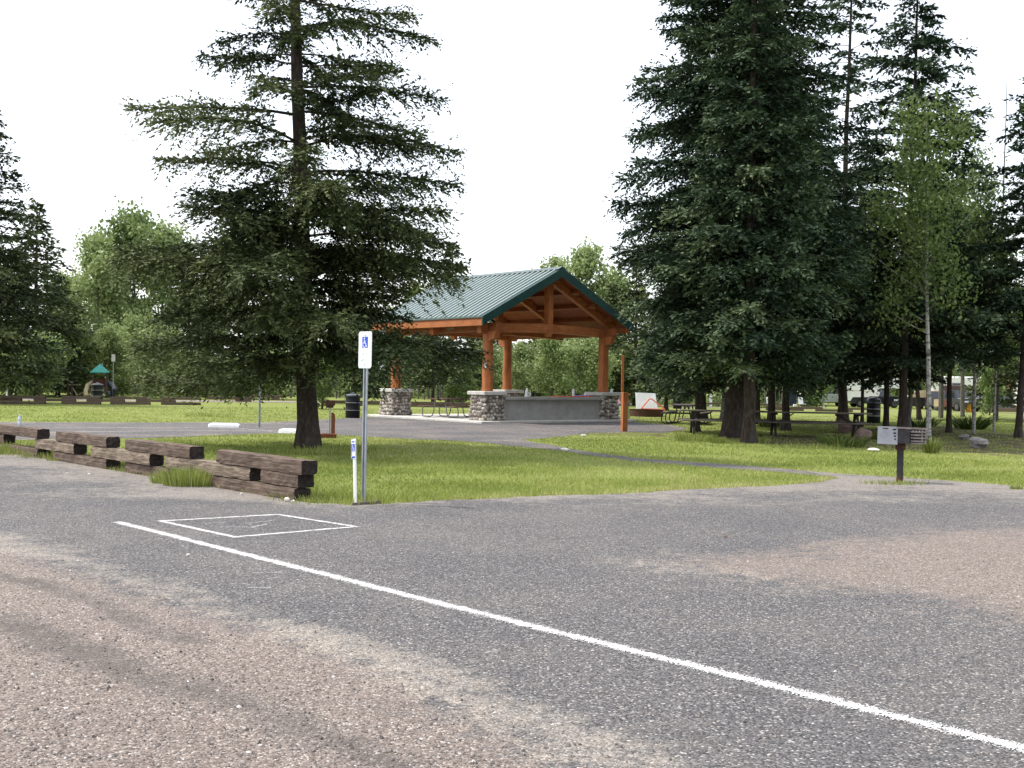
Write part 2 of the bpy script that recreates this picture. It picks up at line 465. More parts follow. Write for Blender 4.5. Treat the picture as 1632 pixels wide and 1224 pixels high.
class MB:
    def __init__(s):
        s.v, s.f, s.m, s.t = [], [], [], []

    def add(s, vs, fs, mi=0, tint=0.5):
        b = len(s.v)
        s.v += [tuple(v) for v in vs]
        for f in fs:
            s.f.append(tuple(b + i for i in f))
            s.m.append(mi)
            s.t.append(tint)

    def box(s, c, size, mi=0, rz=0.0, rx=0.0, ry=0.0, bev=0.0, tint=0.5):
        R = Matrix.Rotation(rz, 3, 'Z') @ Matrix.Rotation(ry, 3, 'Y') @ Matrix.Rotation(rx, 3, 'X')
        hx, hy, hz = (q / 2 for q in size)
        s.obox(Vector(c), R @ Vector((hx, 0, 0)), R @ Vector((0, hy, 0)), R @ Vector((0, 0, hz)), mi, bev, tint)

    def obox(s, c, a, b, d, mi=0, bev=0.0, tint=0.5):
        if bev <= 0:
            vs = [c + i * a + j * b + k * d for k in (-1, 1) for j in (-1, 1) for i in (-1, 1)]
            s.add(vs, [(0, 2, 3, 1), (4, 5, 7, 6), (0, 1, 5, 4), (2, 6, 7, 3), (0, 4, 6, 2), (1, 3, 7, 5)], mi, tint)
            return
        la, lb, ld = a.length, b.length, d.length
        bev = min(bev, la * 0.6, lb * 0.6, ld * 0.6)
        fa, fb, fd = 1 - bev / la, 1 - bev / lb, 1 - bev / ld
        vs, idx = [], {}
        for i in (-1, 1):
            for j in (-1, 1):
                for k in (-1, 1):
                    for w, (x, y, z) in enumerate(((1, fb, fd), (fa, 1, fd), (fa, fb, 1))):
                        idx[(i, j, k, w)] = len(vs)
                        vs.append(c + i * x * a + j * y * b + k * z * d)
        fs = []
        q = lambda *t: tuple(idx[x] for x in t)
        for i in (-1, 1):
            f = [q((i, -1, -1, 0), (i, 1, -1, 0), (i, 1, 1, 0), (i, -1, 1, 0)), q((-1, i, -1, 1), (-1, i, 1, 1), (1, i, 1, 1), (1, i, -1, 1)), q((-1, -1, i, 2), (1, -1, i, 2), (1, 1, i, 2), (-1, 1, i, 2))]
            fs += [x if i == 1 else x[::-1] for x in f]
        for i in (-1, 1):
            for j in (-1, 1):
                fs.append(q((i, j, -1, 0), (i, j, -1, 1), (i, j, 1, 1), (i, j, 1, 0)) if i * j < 0 else q((i, j, -1, 1), (i, j, -1, 0), (i, j, 1, 0), (i, j, 1, 1)))
                fs.append(q((i, -1, j, 0), (i, -1, j, 2), (i, 1, j, 2), (i, 1, j, 0)) if i * j > 0 else q((i, -1, j, 2), (i, -1, j, 0), (i, 1, j, 0), (i, 1, j, 2)))
                fs.append(q((-1, i, j, 1), (-1, i, j, 2), (1, i, j, 2), (1, i, j, 1)) if i * j < 0 else q((-1, i, j, 2), (-1, i, j, 1), (1, i, j, 1), (1, i, j, 2)))
                for k in (-1, 1):
                    t = q((i, j, k, 0), (i, j, k, 1), (i, j, k, 2))
                    fs.append(t if i * j * k > 0 else t[::-1])
        s.add(vs, fs, mi, tint)

    def tube(s, pts, rad, n=8, mi=0, cap=True, tint=0.5):
        pts = [Vector(p) for p in pts]
        if isinstance(rad, (int, float)):
            rad = [rad] * len(pts)
        rad = [float(q) for q in rad]
        vs, fs = [], []
        for i, p in enumerate(pts):
            d = (pts[min(i + 1, len(pts) - 1)] - pts[max(i - 1, 0)]).normalized()
            a = d.cross(Vector((0, 0, 1)) if abs(d.z) < 0.95 else Vector((1, 0, 0))).normalized()
            b = d.cross(a)
            for k in range(n):
                an = 2 * PI * k / n
                vs.append(p + rad[i] * (math.cos(an) * a + math.sin(an) * b))
        for i in range(len(pts) - 1):
            for k in range(n):
                k2 = (k + 1) % n
                fs.append((i * n + k, i * n + k2, (i + 1) * n + k2, (i + 1) * n + k))
        if cap:
            fs.append(tuple(range(n))[::-1])
            fs.append(tuple((len(pts) - 1) * n + k for k in range(n)))
        s.add(vs, fs, mi, tint)

    def prism(s, poly, y0, y1, mi=0, tint=0.5, axis='y'):
        """poly in (x,z), swept along y (or (x,y) along z)"""
        n = len(poly)
        if axis == 'y':
            vs = [(x, y0, z) for x, z in poly] + [(x, y1, z) for x, z in poly]
        else:
            vs = [(x, z, y0) for x, z in poly] + [(x, z, y1) for x, z in poly]
        fs = [tuple(range(n)), tuple(range(2 * n - 1, n - 1, -1))]
        for i in range(n):
            j = (i + 1) % n
            fs.append((i, i + n, j + n, j))
        s.add(vs, fs, mi, tint)

    def build(s, name, mats, parent=None, smooth=False, kind=None, fix=True):
        me = bpy.data.meshes.new(name)
        me.from_pydata(s.v, [], s.f)
        mats = mats if isinstance(mats, (list, tuple)) else [mats]
        for m in mats:
            me.materials.append(m)
        me.polygons.foreach_set('material_index', s.m)
        a = me.attributes.new('tint', 'FLOAT', 'FACE')
        a.data.foreach_set('value', np.array(s.t, np.float32))
        if fix:
            import bmesh
            bm = bmesh.new()
            bm.from_mesh(me)
            bmesh.ops.recalc_face_normals(bm, faces=bm.faces)
            bm.to_mesh(me)
            bm.free()
        if smooth:
            me.polygons.foreach_set('use_smooth', [True] * len(me.polygons))
        me.update()
        if smooth:
            try:
                me.set_sharp_from_angle(angle=math.radians(40))
            except Exception:
                pass
        o = bpy.data.objects.new(name, me)
        COL.objects.link(o)
        if parent is not None:
            o.parent = parent
        if kind:
            o['kind'] = kind
        return o

def tag(o, label=None, cat=None, group=None, kind=None):
    if label: o['label'] = label
    if cat: o['category'] = cat
    if group: o['group'] = group
    if kind: o['kind'] = kind
    return o

def thing(name, label, cat, loc, rz=0.0, group=None, rx=0.0, ry=0.0):
    o = bpy.data.objects.new(name, None)
    o.empty_display_size = 0.2
    COL.objects.link(o)
    o.location = loc
    o.rotation_euler = (rx, ry, rz)
    return tag(o, label, cat, group)

def copy_tree(root, loc, rz=None, label=None, group=None, scale=None):
    r = root.copy()
    COL.objects.link(r)
    r.location = loc
    if rz is not None: r.rotation_euler = (0, 0, rz)
    if scale is not None: r.scale = scale if isinstance(scale, (tuple, list)) else (scale,) * 3
    if label: r['label'] = label
    if group: r['group'] = group
    for ch in list(root.children):
        c = ch.copy(); COL.objects.link(c); c.parent = r
        for g in ch.children:
            d = g.copy(); COL.objects.link(d); d.parent = c
    return r

def rotv(v, a):
    return (v[0] * math.cos(a) - v[1] * math.sin(a), v[0] * math.sin(a) + v[1] * math.cos(a))

# ------------------------------------------------------------------ ground masks (world coordinates)
def pip(x, y, poly):
    inside = np.zeros(x.shape, bool)
    n = len(poly)
    for i in range(n):
        x0, y0 = poly[i]; x1, y1 = poly[(i + 1) % n]
        c = ((y0 > y) != (y1 > y)) & (x < (x1 - x0) * (y - y0) / (y1 - y0 + 1e-12) + x0)
        inside ^= c
    return inside

def dist_line(x, y, pts, closed=False):
    d = np.full(x.shape, 1e9)
    n = len(pts)
    for i in range(n if closed else n - 1):
        x0, y0 = pts[i]; x1, y1 = pts[(i + 1) % n]
        dx, dy = x1 - x0, y1 - y0
        L = dx * dx + dy * dy + 1e-12
        t = np.clip(((x - x0) * dx + (y - y0) * dy) / L, 0, 1)
        d = np.minimum(d, np.hypot(x - x0 - t * dx, y - y0 - t * dy))
    return d

def signed(x, y, poly):
    d = dist_line(x, y, poly, True)
    return np.where(pip(x, y, poly), d, -d)

def wpts(lst):
    return [tuple(at(px, py)[:2]) for px, py in lst]

# tie wall baseline (front face), running away to the left
TE = at(472, 799)
T2_ = at(170, 748)
TDIR = Vector((T2_.x - TE.x, T2_.y - TE.y)).normalized()
TNRM = Vector((TDIR.y, -TDIR.x))          # towards the back right
if TNRM.y < 0: TNRM = -TNRM

def tie_s(px):
    """distance along the tie wall at which a photo column meets its front face"""
    d = ray(px, 740)
    # solve (d.x t, d.y t) = TE + TDIR s
    det = d.x * (-TDIR.y) - d.y * (-TDIR.x)
    s = (d.x * TE.y - d.y * TE.x) / det
    return s

far_left = (TE.x + TDIR.x * 45, TE.y + TDIR.y * 45)
lot_edge = wpts([(472, 799), (500, 803), (530, 803), (560, 806), (600, 804), (650, 801), (700, 798), (760, 796), (820, 793), (900, 789), (960, 789), (1030, 785), (1100, 780), (1180, 777), (1260, 773), (1310, 768), (1338, 762)])
lot_right = wpts([(1280, 750), (1350, 756), (1430, 761), (1520, 767), (1632, 776), (1760, 786)])
LOT = [far_left] + lot_edge + lot_right + [(16, 16.5), (24, 15), (24, -8), (-45, -8), (-70, 45)]
PATH = wpts([(1340, 763), (1260, 754), (1180, 748), (1100, 742.5), (1000, 734), (930, 724), (870, 716), (800, 709), (760, 705), (700, 701), (760, 690), (800, 697), (860, 706), (930, 719), (1010, 730), (1090, 736), (1160, 740), (1280, 750), (1360, 758)])
BAY = wpts([(-300, 706), (-100, 704), (0, 702), (100, 700), (260, 697.5), (340, 694), (430, 691), (500, 691), (560, 694), (640, 699), (730, 703), (800, 703), (860, 699), (940, 690.5), (1000, 689), (1062, 690), (1096, 683), (1066, 677), (1010, 673), (985, 668), (900, 664.5), (760, 662), (640, 661), (600, 664), (560, 666), (520, 668.5), (470, 671), (400, 674), (340, 673), (250, 673.5), (0, 672.5), (-300, 671)])
ROAD2 = wpts([(-300, 640), (0, 641.0), (250, 642.5), (500, 644), (700, 645.5)])

def jitter_poly(poly, step, amp, seed, lock=0):
    rnd = np.random.RandomState(seed)
    out = []
    n = len(poly)
    for i in range(n):
        p0 = Vector(poly[i]); p1 = Vector(poly[(i + 1) % n])
        L = (p1 - p0).length
        far = max(abs(p0.x), abs(p0.y), abs(p1.x), abs(p1.y)) > 45 or min(p0.y, p1.y) < 3
        k = 1 if far and L > 20 else max(1, int(L / step))
        k = min(k, 120)
        for j in range(k):
            p = p0.lerp(p1, j / k)
            if not (far and L > 20):
                nrm = Vector((p1.y - p0.y, p0.x - p1.x)).normalized()
                sx = p.x * 1.9 + p.y * 2.3
                a = amp * (0.5 * math.sin(sx * 1.7 + seed) + 0.4 * math.sin(sx * 4.9 + 2) + rnd.normal() * 0.45)
                p = p + nrm * a
            out.append((p.x, p.y))
    return out

def sheet(name, poly, z, mat, grid=None, attrs=None, gxy=None):
    """flat sheet from an outline, filled with interior points so that masks can be stored on it"""
    pts = [Vector(p) for p in poly]
    n = len(pts)
    edges = [(i, (i + 1) % n) for i in range(n)]
    if gxy is not None:
        X, Y = gxy
        sg = signed(X, Y, poly)
        k = sg > 0.08
        pts += [Vector((a, b)) for a, b in zip(X[k], Y[k])]
    r = geometry.delaunay_2d_cdt(pts, edges, [tuple(range(n))], 1, 1e-5)
    V2 = np.array([(p.x, p.y) for p in r[0]])
    F = np.array([f for f in r[2] if len(f) == 3])
    V = np.column_stack([V2, gz(V2[:, 0], V2[:, 1]) + z])
    o = mesh_np(name, V, F, [mat], attrs=attrs(V2[:, 0], V2[:, 1]) if attrs else None)
    me = o.data
    nz = np.zeros(len(F) * 3, np.float32)
    me.polygons.foreach_get('normal', nz)
    if nz[2::3].mean() < 0:
        me.flip_normals()
    o['kind'] = 'structure'
    return o

road_line = wpts([(-300, 800), (-50, 852), (0, 866), (100, 893), (200, 922), (300, 955), (400, 985), (500, 1015), (600, 1050), (700, 1092), (800, 1140), (900, 1190), (980, 1240), (1050, 1300)])
road_poly = road_line + [(4, 1.5), (0, -8), (-45, -8), (-60, 14)]
patch_poly = wpts([(1040, 893), (1090, 880), (1180, 868), (1300, 858), (1450, 848), (1632, 838), (1800, 832), (1900, 1020), (1632, 996), (1480, 972), (1380, 958), (1280, 943), (1170, 920), (1090, 905)])
rut1 = wpts([(-100, 890), (0, 918), (80, 935), (160, 962), (220, 995), (300, 1020)])
rut2 = wpts([(0, 985), (80, 1015), (150, 1045), (230, 1080), (330, 1105), (420, 1135), (520, 1175), (620, 1215)])
verge = wpts([(560, 812), (700, 806), (850, 800), (1000, 796), (1150, 790)])

def lot_attrs(x, y):
    sr = signed(x, y, road_poly)
    dust = sstep((sr + 0.45) / 1.15)
    sp = signed(x, y, patch_poly)
    dust = np.maximum(dust, sstep((sp + 0.75) / 2.0) * 0.85)
    fr = np.exp(-((sr + 0.02) / 0.34) ** 2) * 0.62
    dp = dist_line(x, y, patch_poly[-5:] + patch_poly[:2])
    fr = np.maximum(fr, np.exp(-(dp / 0.6) ** 2) * 0.22)
    dv = dist_line(x, y, verge)
    fr = np.maximum(fr, np.exp(-(dv / 0.55) ** 2) * 0.36)
    edge = signed(x, y, LOT)
    fr = np.maximum(fr, np.exp(-(edge / 0.2) ** 2) * 0.7 * (y > 8))
    ru = np.exp(-(dist_line(x, y, rut1) / 0.15) ** 2) * 0.8
    ru = np.maximum(ru, np.exp(-(dist_line(x, y, rut2) / 0.20) ** 2) * 0.72)
    return dict(dust=dust, fringe=fr, rut=ru)

def bay_attrs(x, y):
    e = dist_line(x, y, BAY, True)
    return dict(dust=0.32 + 0 * x, fringe=np.exp(-(e / 0.5) ** 2) * 0.45, rut=0 * x)

soil_poly = wpts([(1065, 694), (1100, 699), (1180, 712), (1260, 713), (1330, 716), (1400, 722), (1480, 722), (1560, 731), (1632, 742), (1900, 770), (1900, 676), (1632, 690), (1560, 680), (1440, 674), (1340, 680), (1240, 690), (1150, 690)])
soil2 = wpts([(600, 752), (680, 762), (730, 770), (660, 772), (600, 765)])
verge_poly = wpts([(1000, 684), (1066, 690), (1110, 694), (1180, 700), (1100, 702), (1030, 697), (930, 694), (800, 699), (900, 692)])

def ground_attrs(x, y):
    s = sstep((signed(x, y, soil_poly) + 0.5) / 2.6) * 0.62
    s = np.maximum(s, sstep((signed(x, y, soil2) + 0.4) / 1.2) * 0.45)
    s = np.maximum(s, sstep((signed(x, y, verge_poly) + 0.5) / 1.2) * 0.5)
    # under the far woods
    s = np.maximum(s, sstep((y - 125) / 30) * 0.9)
    return dict(soil=s)

def make_ground():
    xs = np.concatenate([-np.geomspace(900, 34, 24)[:-1], np.arange(-34, 34.01, 0.45), np.geomspace(34, 900, 24)[1:]])
    ys = np.concatenate([[-60, -30, -15, 0, 4], np.arange(8, 60, 0.45), np.geomspace(60, 1600, 60)])
    X, Y = np.meshgrid(xs, ys)
    V = np.column_stack([X.ravel(), Y.ravel(), gz(X.ravel(), Y.ravel()) - 0.006])
    nx, ny = len(xs), len(ys)
    i = np.arange((ny - 1) * (nx - 1))
    r, c = i // (nx - 1), i % (nx - 1)
    a = r * nx + c
    F = np.column_stack([a, a + 1, a + nx + 1, a + nx])
    o = mesh_np('ground', V, F, [M['ground']], attrs=ground_attrs(V[:, 0], V[:, 1]))
    o['kind'] = 'structure'
make_ground()

gx, gy = np.meshgrid(np.arange(-12, 14, 0.16), np.arange(3.0, 15, 0.16))
gx = gx.ravel() + (gy.ravel() * 0.013); gy = gy.ravel()
LOTJ = jitter_poly(LOT, 0.12, 0.035, 3)
sheet('parking_lot', LOTJ, 0.004, M['asphalt'], attrs=lot_attrs, gxy=(gx, gy))
sheet('gravel_path', jitter_poly(PATH, 0.3, 0.06, 5), 0.002, M['asphalt'], attrs=bay_attrs)
gx2, gy2 = np.meshgrid(np.arange(-22, 12, 0.9), np.arange(30, 62, 0.9))
sheet('parking_bay', jitter_poly(BAY, 0.4, 0.09, 7), 0.000, M['asphalt'], attrs=bay_attrs, gxy=(gx2.ravel(), gy2.ravel()))

def strip(name, pts, width, z, mat, attrs=None):
    """road strip along world points"""
    V, F, A = [], [], []
    P = []
    for i in range(len(pts) - 1):
        a, b = Vector(pts[i]), Vector(pts[i + 1])
        k = max(1, int((b - a).length / 2.5))
        P += [a.lerp(b, j / k) for j in range(k)]
    P.append(Vector(pts[-1]))
    for i, p in enumerate(P):
        d = (P[min(i + 1, len(P) - 1)] - P[max(0, i - 1)]).normalized()
        nn = Vector((-d.y, d.x))
        for sgn in (-1, 1):
            q = p + nn * width / 2 * sgn
            V.append((q.x, q.y, float(gz(q.x, q.y)) + z))
    for i in range(len(P) - 1):
        F.append((2 * i, 2 * i + 2, 2 * i + 3, 2 * i + 1))
    V = np.array(V)
    o = mesh_np(name, V, F, [mat], attrs=dict(dust=np.full(len(V), 0.9), fringe=np.full(len(V), 0.7), rut=np.zeros(len(V))))
    nz = np.zeros(len(F) * 3, np.float32)
    o.data.polygons.foreach_get('normal', nz)
    if nz[2::3].mean() < 0: o.data.flip_normals()
    o['kind'] = 'structure'
    return o
def wv(px, Y): return tuple(atd(px, Y)[:2])
strip('campground_road', [wv(-250, 72), wv(0, 71), wv(300, 74), wv(700, 80), wv(1000, 86), wv(1250, 92), wv(1450, 93), wv(1632, 90), wv(1800, 86)], 4.5, 0.004, M['asphalt'])

# painted lines
def paint(name, pts, width, wear, closed=False):
    """pts world xy; a band with an 'edge' attribute falling to its borders"""
    V, F, E = [], [], []
    P = [Vector(p) for p in pts]
    n = len(P)
    cols = 5
    for i in range(n):
        if closed:
            d0 = (P[i] - P[i - 1]).normalized(); d1 = (P[(i + 1) % n] - P[i]).normalized()
        else:
            d0 = (P[i] - P[i - 1]).normalized() if i else (P[1] - P[0]).normalized()
            d1 = (P[i + 1] - P[i]).normalized() if i < n - 1 else d0
        t = (d0 + d1).normalized()
        nn = Vector((-t.y, t.x)) / max(0.35, t.dot(d1))
        for k in range(cols):
            u = (k / (cols - 1) - 0.5) * width
            q = P[i] + nn * u
            V.append((q.x, q.y, 0.009)); E.append(1 - abs(2 * k / (cols - 1) - 1))
    m = n if closed else n - 1
    for i in range(m):
        for k in range(cols - 1):
            a = i * cols + k; b = ((i + 1) % n) * cols + k
            F.append((a, b, b + 1, a + 1))
    o = mesh_np(name, V, F, [M['line']], attrs=dict(edge=E, wear=[wear] * len(V)))
    nz = np.zeros(len(F) * 3, np.float32)
    o.data.polygons.foreach_get('normal', nz)
    if nz[2::3].mean() < 0: o.data.flip_normals()
    o['kind'] = 'structure'
    return o
def subd(pts, step=0.5):
    out = []
    for i in range(len(pts) - 1):
        a, b = Vector(pts[i]), Vector(pts[i + 1])
        k = max(1, int((b - a).length / step))
        out += [a.lerp(b, j / k) for j in range(k)]
    return out + [Vector(pts[-1])]
paint('painted_line', subd(wpts([(187, 833), (400, 887), (700, 963), (1000, 1037), (1300, 1112), (1632, 1196), (1760, 1229)])), 0.20, 0.05)
paint('painted_box', subd(wpts([(256, 831.5), (443, 821), (567, 840.5), (374, 857)])[0:4] + [wpts([(256, 831.5)])[0]])[:-1], 0.14, 0.06, closed=True)
# faint worn remains of the stencil inside the box
for a, b in (((325, 836), (360, 833)), ((385, 836), (440, 830)), ((350, 841), (395, 841)), ((400, 842), (425, 836))):
    paint('painted_stencil', subd(wpts([a, b]), 0.1), 0.14, 0.40)
paint('painted_scuff', subd(wpts([(404, 914.5), (453, 913.5)]), 0.1), 0.03, 0.2)
paint('painted_scuff', subd(wpts([(395, 938), (431, 939)]), 0.1), 0.025, 0.10)
paint('painted_line', subd(wpts([(90, 682.5), (250, 681.5), (380, 683.5), (434, 687)])), 0.12, 0.05)
paint('painted_line', subd(wpts([(-60, 691), (100, 689), (250, 687), (360, 687), (434, 687.5)])), 0.12, 0.02)

# ------------------------------------------------------------------ shelter (pavilion)
PA = math.radians(38.6)
PW, PL = 5.96, 6.325
PO = Vector((-0.93, 45.06, 0.0))           # centre of the nearest left pier
EAVE_Z, RIDGE_Z, OVS, OVE = 3.97, 5.99, 0.83, 0.745
# local frame: +x along the open gable front, +y towards the back, origin at the nearest left pier
def make_shelter():
    t = thing('picnic_shelter', 'open timber picnic shelter with green metal gable roof on cobblestone piers', 'shelter', PO, PA)
    slab = MB()
    slab.box((PW / 2, PL / 2 - 0.05, 0.03), (PW + 2.0, PL + 1.9, 0.09), 0, bev=0.015)
    slab.build('slab', M['concrete_lt'], t)
    rnd = random.Random(4)
    import bmesh
    bm = bmesh.new(); bmesh.ops.create_icosphere(bm, subdivisions=2, radius=1.0)
    iv = [v.co.copy() for v in bm.verts]; ifc = [tuple(v.index for v in f.verts) for f in bm.faces]; bm.free()
    HC = 1.17
    for (cx, cy) in ((0, 0), (0, PL), (PW, 0), (PW, PL)):
        z0, z1, b0, b1 = 0.07, HC - 0.13, 0.47, 0.40
        core = MB()
        vs = [(cx + sx * b, cy + sy * b, z) for z, b in ((z0, b0), (z1, b1)) for sx, sy in ((-1, -1), (1, -1), (1, 1), (-1, 1))]
        core.add(vs, [(0, 1, 5, 4), (1, 2, 6, 5), (2, 3, 7, 6), (3, 0, 4, 7), (4, 5, 6, 7), (0, 3, 2, 1)], 0)
        pier = core.build('pier', M['mortar'], t)
        st = MB()
        rows = 7
        rh = (z1 - z0) / rows
        for face in range(4):
            an = face * PI / 2
            for r in range(rows):
                zc = z0 + (r + 0.5) * rh
                hb = b0 + (b1 - b0) * (zc - z0) / (z1 - z0)
                x = -hb - 0.02 + rnd.uniform(-0.03, 0.03)
                while x < hb:
                    w = rnd.uniform(0.11, 0.19)
                    hgt = rh * rnd.uniform(0.75, 1.2)
                    zj = rnd.uniform(-0.28, 0.28) * rh
                    lx = min(x + w / 2, hb)
                    dep = rnd.uniform(0.05, 0.085)
                    tint = min(1, max(0, rnd.gauss(0.52, 0.26)))
                    ro = rnd.uniform(-0.5, 0.5)
                    jit = [rnd.uniform(0.90, 1.06) for _ in iv]
                    pts = []
                    for q, j in zip(iv, jit):
                        a, b_ = q.x * w * 0.50 * j, q.z * hgt * 0.52 * j
                        a, b_ = a * math.cos(ro * .5) - b_ * math.sin(ro * .5), a * math.sin(ro * .5) + b_ * math.cos(ro * .5)
                        pts.append((lx + a, -hb + q.y * dep * j, min(max(zc + zj + b_, z0), z1)))
                    pp = []
                    for (a, b_, c) in pts:
                        xx, yy = rotv((a, b_), an)
                        pp.append((cx + xx, cy + yy, c))
                    st.add(pp, ifc, 0, tint)
                    x += w * 0.98
        st.build('stones', M['stones'], pier, smooth=True, kind='stuff', fix=False)
        cp = MB(); cp.box((cx, cy, HC - 0.065), (1.10, 1.10, 0.14), 0, bev=0.02)
        cp.build('pier_cap', M['concrete_lt'], t)
    # log posts
    for (cx, cy, sq) in ((0, 0, 0), (0, PL, 0), (PW, PL, 0), (PW, 0, 1)):
        p = MB()
        if sq:
            p.box((cx, cy, (HC + 3.42) / 2), (0.30, 0.30, 3.42 - HC), 0, bev=0.012)
        else:
            zs = [HC + i * (3.42 - HC) / 6 for i in range(7)]
            p.tube([(cx + 0.012 * math.sin(i * 2.1), cy, z) for i, z in enumerate(zs)], [0.215, 0.212, 0.206, 0.203, 0.199, 0.195, 0.19], 18)
        p.build('post', M['cedar'], t, smooth=True)
    nt_ = MB(); nt_.box((-0.19, -0.10, 2.16), (0.012, 0.13, 0.20), 0)
    nt_.build('notice', M['white'], t)
    cdt = MB(); cdt.tube([(PW + 0.17, -0.06, HC), (PW + 0.17, -0.06, 3.5)], 0.022, 6)
    cdt.build('conduit', M['galv'], t)
    # eave beams
    SL = (RIDGE_Z - EAVE_Z) / (PW / 2 + OVS)
    def roof_z(x):           # top of the roof at local x
        return RIDGE_Z - abs(x - PW / 2) * SL
    for cx in (0, PW):
        b = MB(); b.box((cx, PL / 2, 3.60), (0.24, PL + 2 * OVE - 0.16, 0.34), 0, bev=0.015)
        b.build('eave_beam', M['cedar_dark'], t)
    # trusses at the front, middle and back
    for ty in (-0.0, PL / 2, PL):
        c = MB()
        # slightly arched bottom chord
        n = 10
        top, bot = [], []
        for i in range(n + 1):
            u = i / n
            x = -0.42 + (PW + 0.84) * u
            arch = 0.12 * (1 - (2 * u - 1) ** 2)
            bot.append((x, 3.36 + arch)); top.append((x, 3.70 + arch))
        for i in range(n):
            c.prism([bot[i], bot[i + 1], top[i + 1], top[i]], ty - 0.13, ty + 0.13, 0)
        c.build('bottom_chord', M['cedar_h'], t)
        k = MB(); k.box((PW / 2, ty, (3.62 + RIDGE_Z - 0.5) / 2), (0.24, 0.30, RIDGE_Z - 0.5 - 3.62), 0, bev=0.015)
        k.prism([(PW / 2 - 0.12, 3.62), (PW / 2 + 0.12, 3.62), (PW / 2 + 0.05, 3.34), (PW / 2 - 0.05, 3.34)], ty - 0.15, ty + 0.15, 0)
        k.build('king_post', M['cedar'], t)
        for s in (-1, 1):
            r = MB()
            x0, x1 = PW / 2 + s * (PW / 2 + OVS - 0.25), PW / 2 + s * 0.12
            zt0, zt1 = roof_z(x0) - 0.20, roof_z(x1) - 0.20
            r.prism([(x0, zt0 - 0.30), (x1, zt1 - 0.30), (x1, zt1), (x0, zt0)], ty - 0.11, ty + 0.11, 0)
            r.build('top_chord', M['cedar_h'], t)
    rb = MB(); rb.box((PW / 2, PL / 2, RIDGE_Z - 0.36), (0.2, PL + 2 * OVE - 0.2, 0.3), 0); rb.build('ridge_beam', M['cedar_dark'], t)
    # corbels under the eave beams at the gable ends
    for cx in (0, PW):
        for y0, sg in ((0, -1), (PL, 1)):
            q = MB(); q.prism([(0.10 * -1, 0), (0.10, 0), (0.10, 0.3), (-0.10, 0.3)], 0, 0, 0) if False else None
            pts = [(y0 + sg * 0.12, 3.43), (y0 + sg * 0.62, 3.43), (y0 + sg * 0.50, 3.18), (y0 + sg * 0.12, 3.05)]
            vs = [(cx - 0.1, a, z) for a, z in pts] + [(cx + 0.1, a, z) for a, z in pts]
            q.add(vs, [(0, 1, 2, 3), (7, 6, 5, 4), (0, 4, 5, 1), (1, 5, 6, 2), (2, 6, 7, 3), (3, 7, 4, 0)])
            q.build('corbel', M['cedar'], t)
    # purlins showing under the deck
    for s in (-1, 1):
        for f in (0.28, 0.52, 0.76):
            x = PW / 2 + s * (PW / 2 + OVS) * f
            q = MB(); q.box((x, PL / 2, roof_z(x) - 0.30), (0.13, PL + 2 * OVE - 0.3, 0.2), 0, ry=s * math.atan(SL))
            q.build('purlin', M['cedar_dark'], t)
    # roof: deck boards, metal sheets, ribs
    y0, y1 = -OVE, PL + OVE
    for s in (-1, 1):
        xe = PW / 2 + s * (PW / 2 + OVS)
        dk = MB()
        dk.prism([(xe, EAVE_Z - 0.18), (PW / 2, RIDGE_Z - 0.18), (PW / 2, RIDGE_Z - 0.045), (xe, EAVE_Z - 0.045)], y0 + 0.04, y1 - 0.04, 0)
        deck = dk.build('roof_deck', M['cedar_dark'], t)
        sh = MB()
        sh.prism([(xe + s * 0.05, EAVE_Z - 0.042 - 0.025), (PW / 2, RIDGE_Z - 0.042), (PW / 2, RIDGE_Z), (xe + s * 0.05, EAVE_Z - 0.025)], y0 - 0.03, y1 + 0.03, 0)
        sheet_ = sh.build('metal_roof', M['roofmetal'], t)
        n = 24
        me = None
        for i in range(n):
            y = y0 + (y1 - y0) * (i + 0.5) / n
            if me is None:
                q = MB()
                a = Vector((xe + s * 0.055, 0, EAVE_Z - 0.025)); b = Vector((PW / 2 + s * 0.1, 0, RIDGE_Z - 0.05))
                d = (b - a); nr = Vector((s * SL, 0, 1)).normalized()
                cc = (a + b) / 2 + nr * 0.022
                q.obox(cc, d / 2, Vector((0, 0.030, 0)), nr * 0.026)
                ro = q.build('rib', M['ribmetal'], sheet_)
                me = ro.data
            else:
                ro = bpy.data.objects.new('rib', me); COL.objects.link(ro); ro.parent = sheet_
            ro.location = (0, y, 0)
        g = MB(); g.box((xe - s * 0.02, PL / 2, EAVE_Z - 0.24), (0.07, y1 - y0 - 0.1, 0.24), 0, bev=0.008)
        g.build('eave_board', M['cedar_h'], t)
        for yy, nm in ((y0, 'rake_board'), (y1, 'rake_board')):
            q = MB(); sg = -1 if yy == y0 else 1
            q.prism([(xe + s * 0.06, EAVE_Z - 0.36), (PW / 2, RIDGE_Z - 0.34), (PW / 2, RIDGE_Z + 0.012), (xe + s * 0.06, EAVE_Z - 0.02)], yy + sg * 0.035, yy + sg * 0.075, 0)
            q.build(nm, M['fascia'], t)
    rc = MB()
    for s in (-1, 1):
        rc.prism([(PW / 2 + s * 0.2, RIDGE_Z + 0.045 - 0.2 * SL), (PW / 2, RIDGE_Z + 0.045), (PW / 2, RIDGE_Z + 0.065), (PW / 2 + s * 0.2, RIDGE_Z + 0.065 - 0.2 * SL)], y0 - 0.05, y1 + 0.05, 0)
    rc.build('ridge_cap', M['roofmetal'], t)
    # concrete serving counter between the front piers
    w = MB()
    w.box((PW / 2 - 0.02, -0.05, 0.46), (PW - 0.98, 0.62, 0.80), 0, bev=0.01)
    wall = w.build('counter_wall', M['concrete'], t)
    ct = MB(); ct.box((PW / 2 - 0.02, -0.07, 0.915), (PW - 1.12, 0.84, 0.11), 0, bev=0.012)
    ct.build('countertop', M['concrete'], t)
    return t
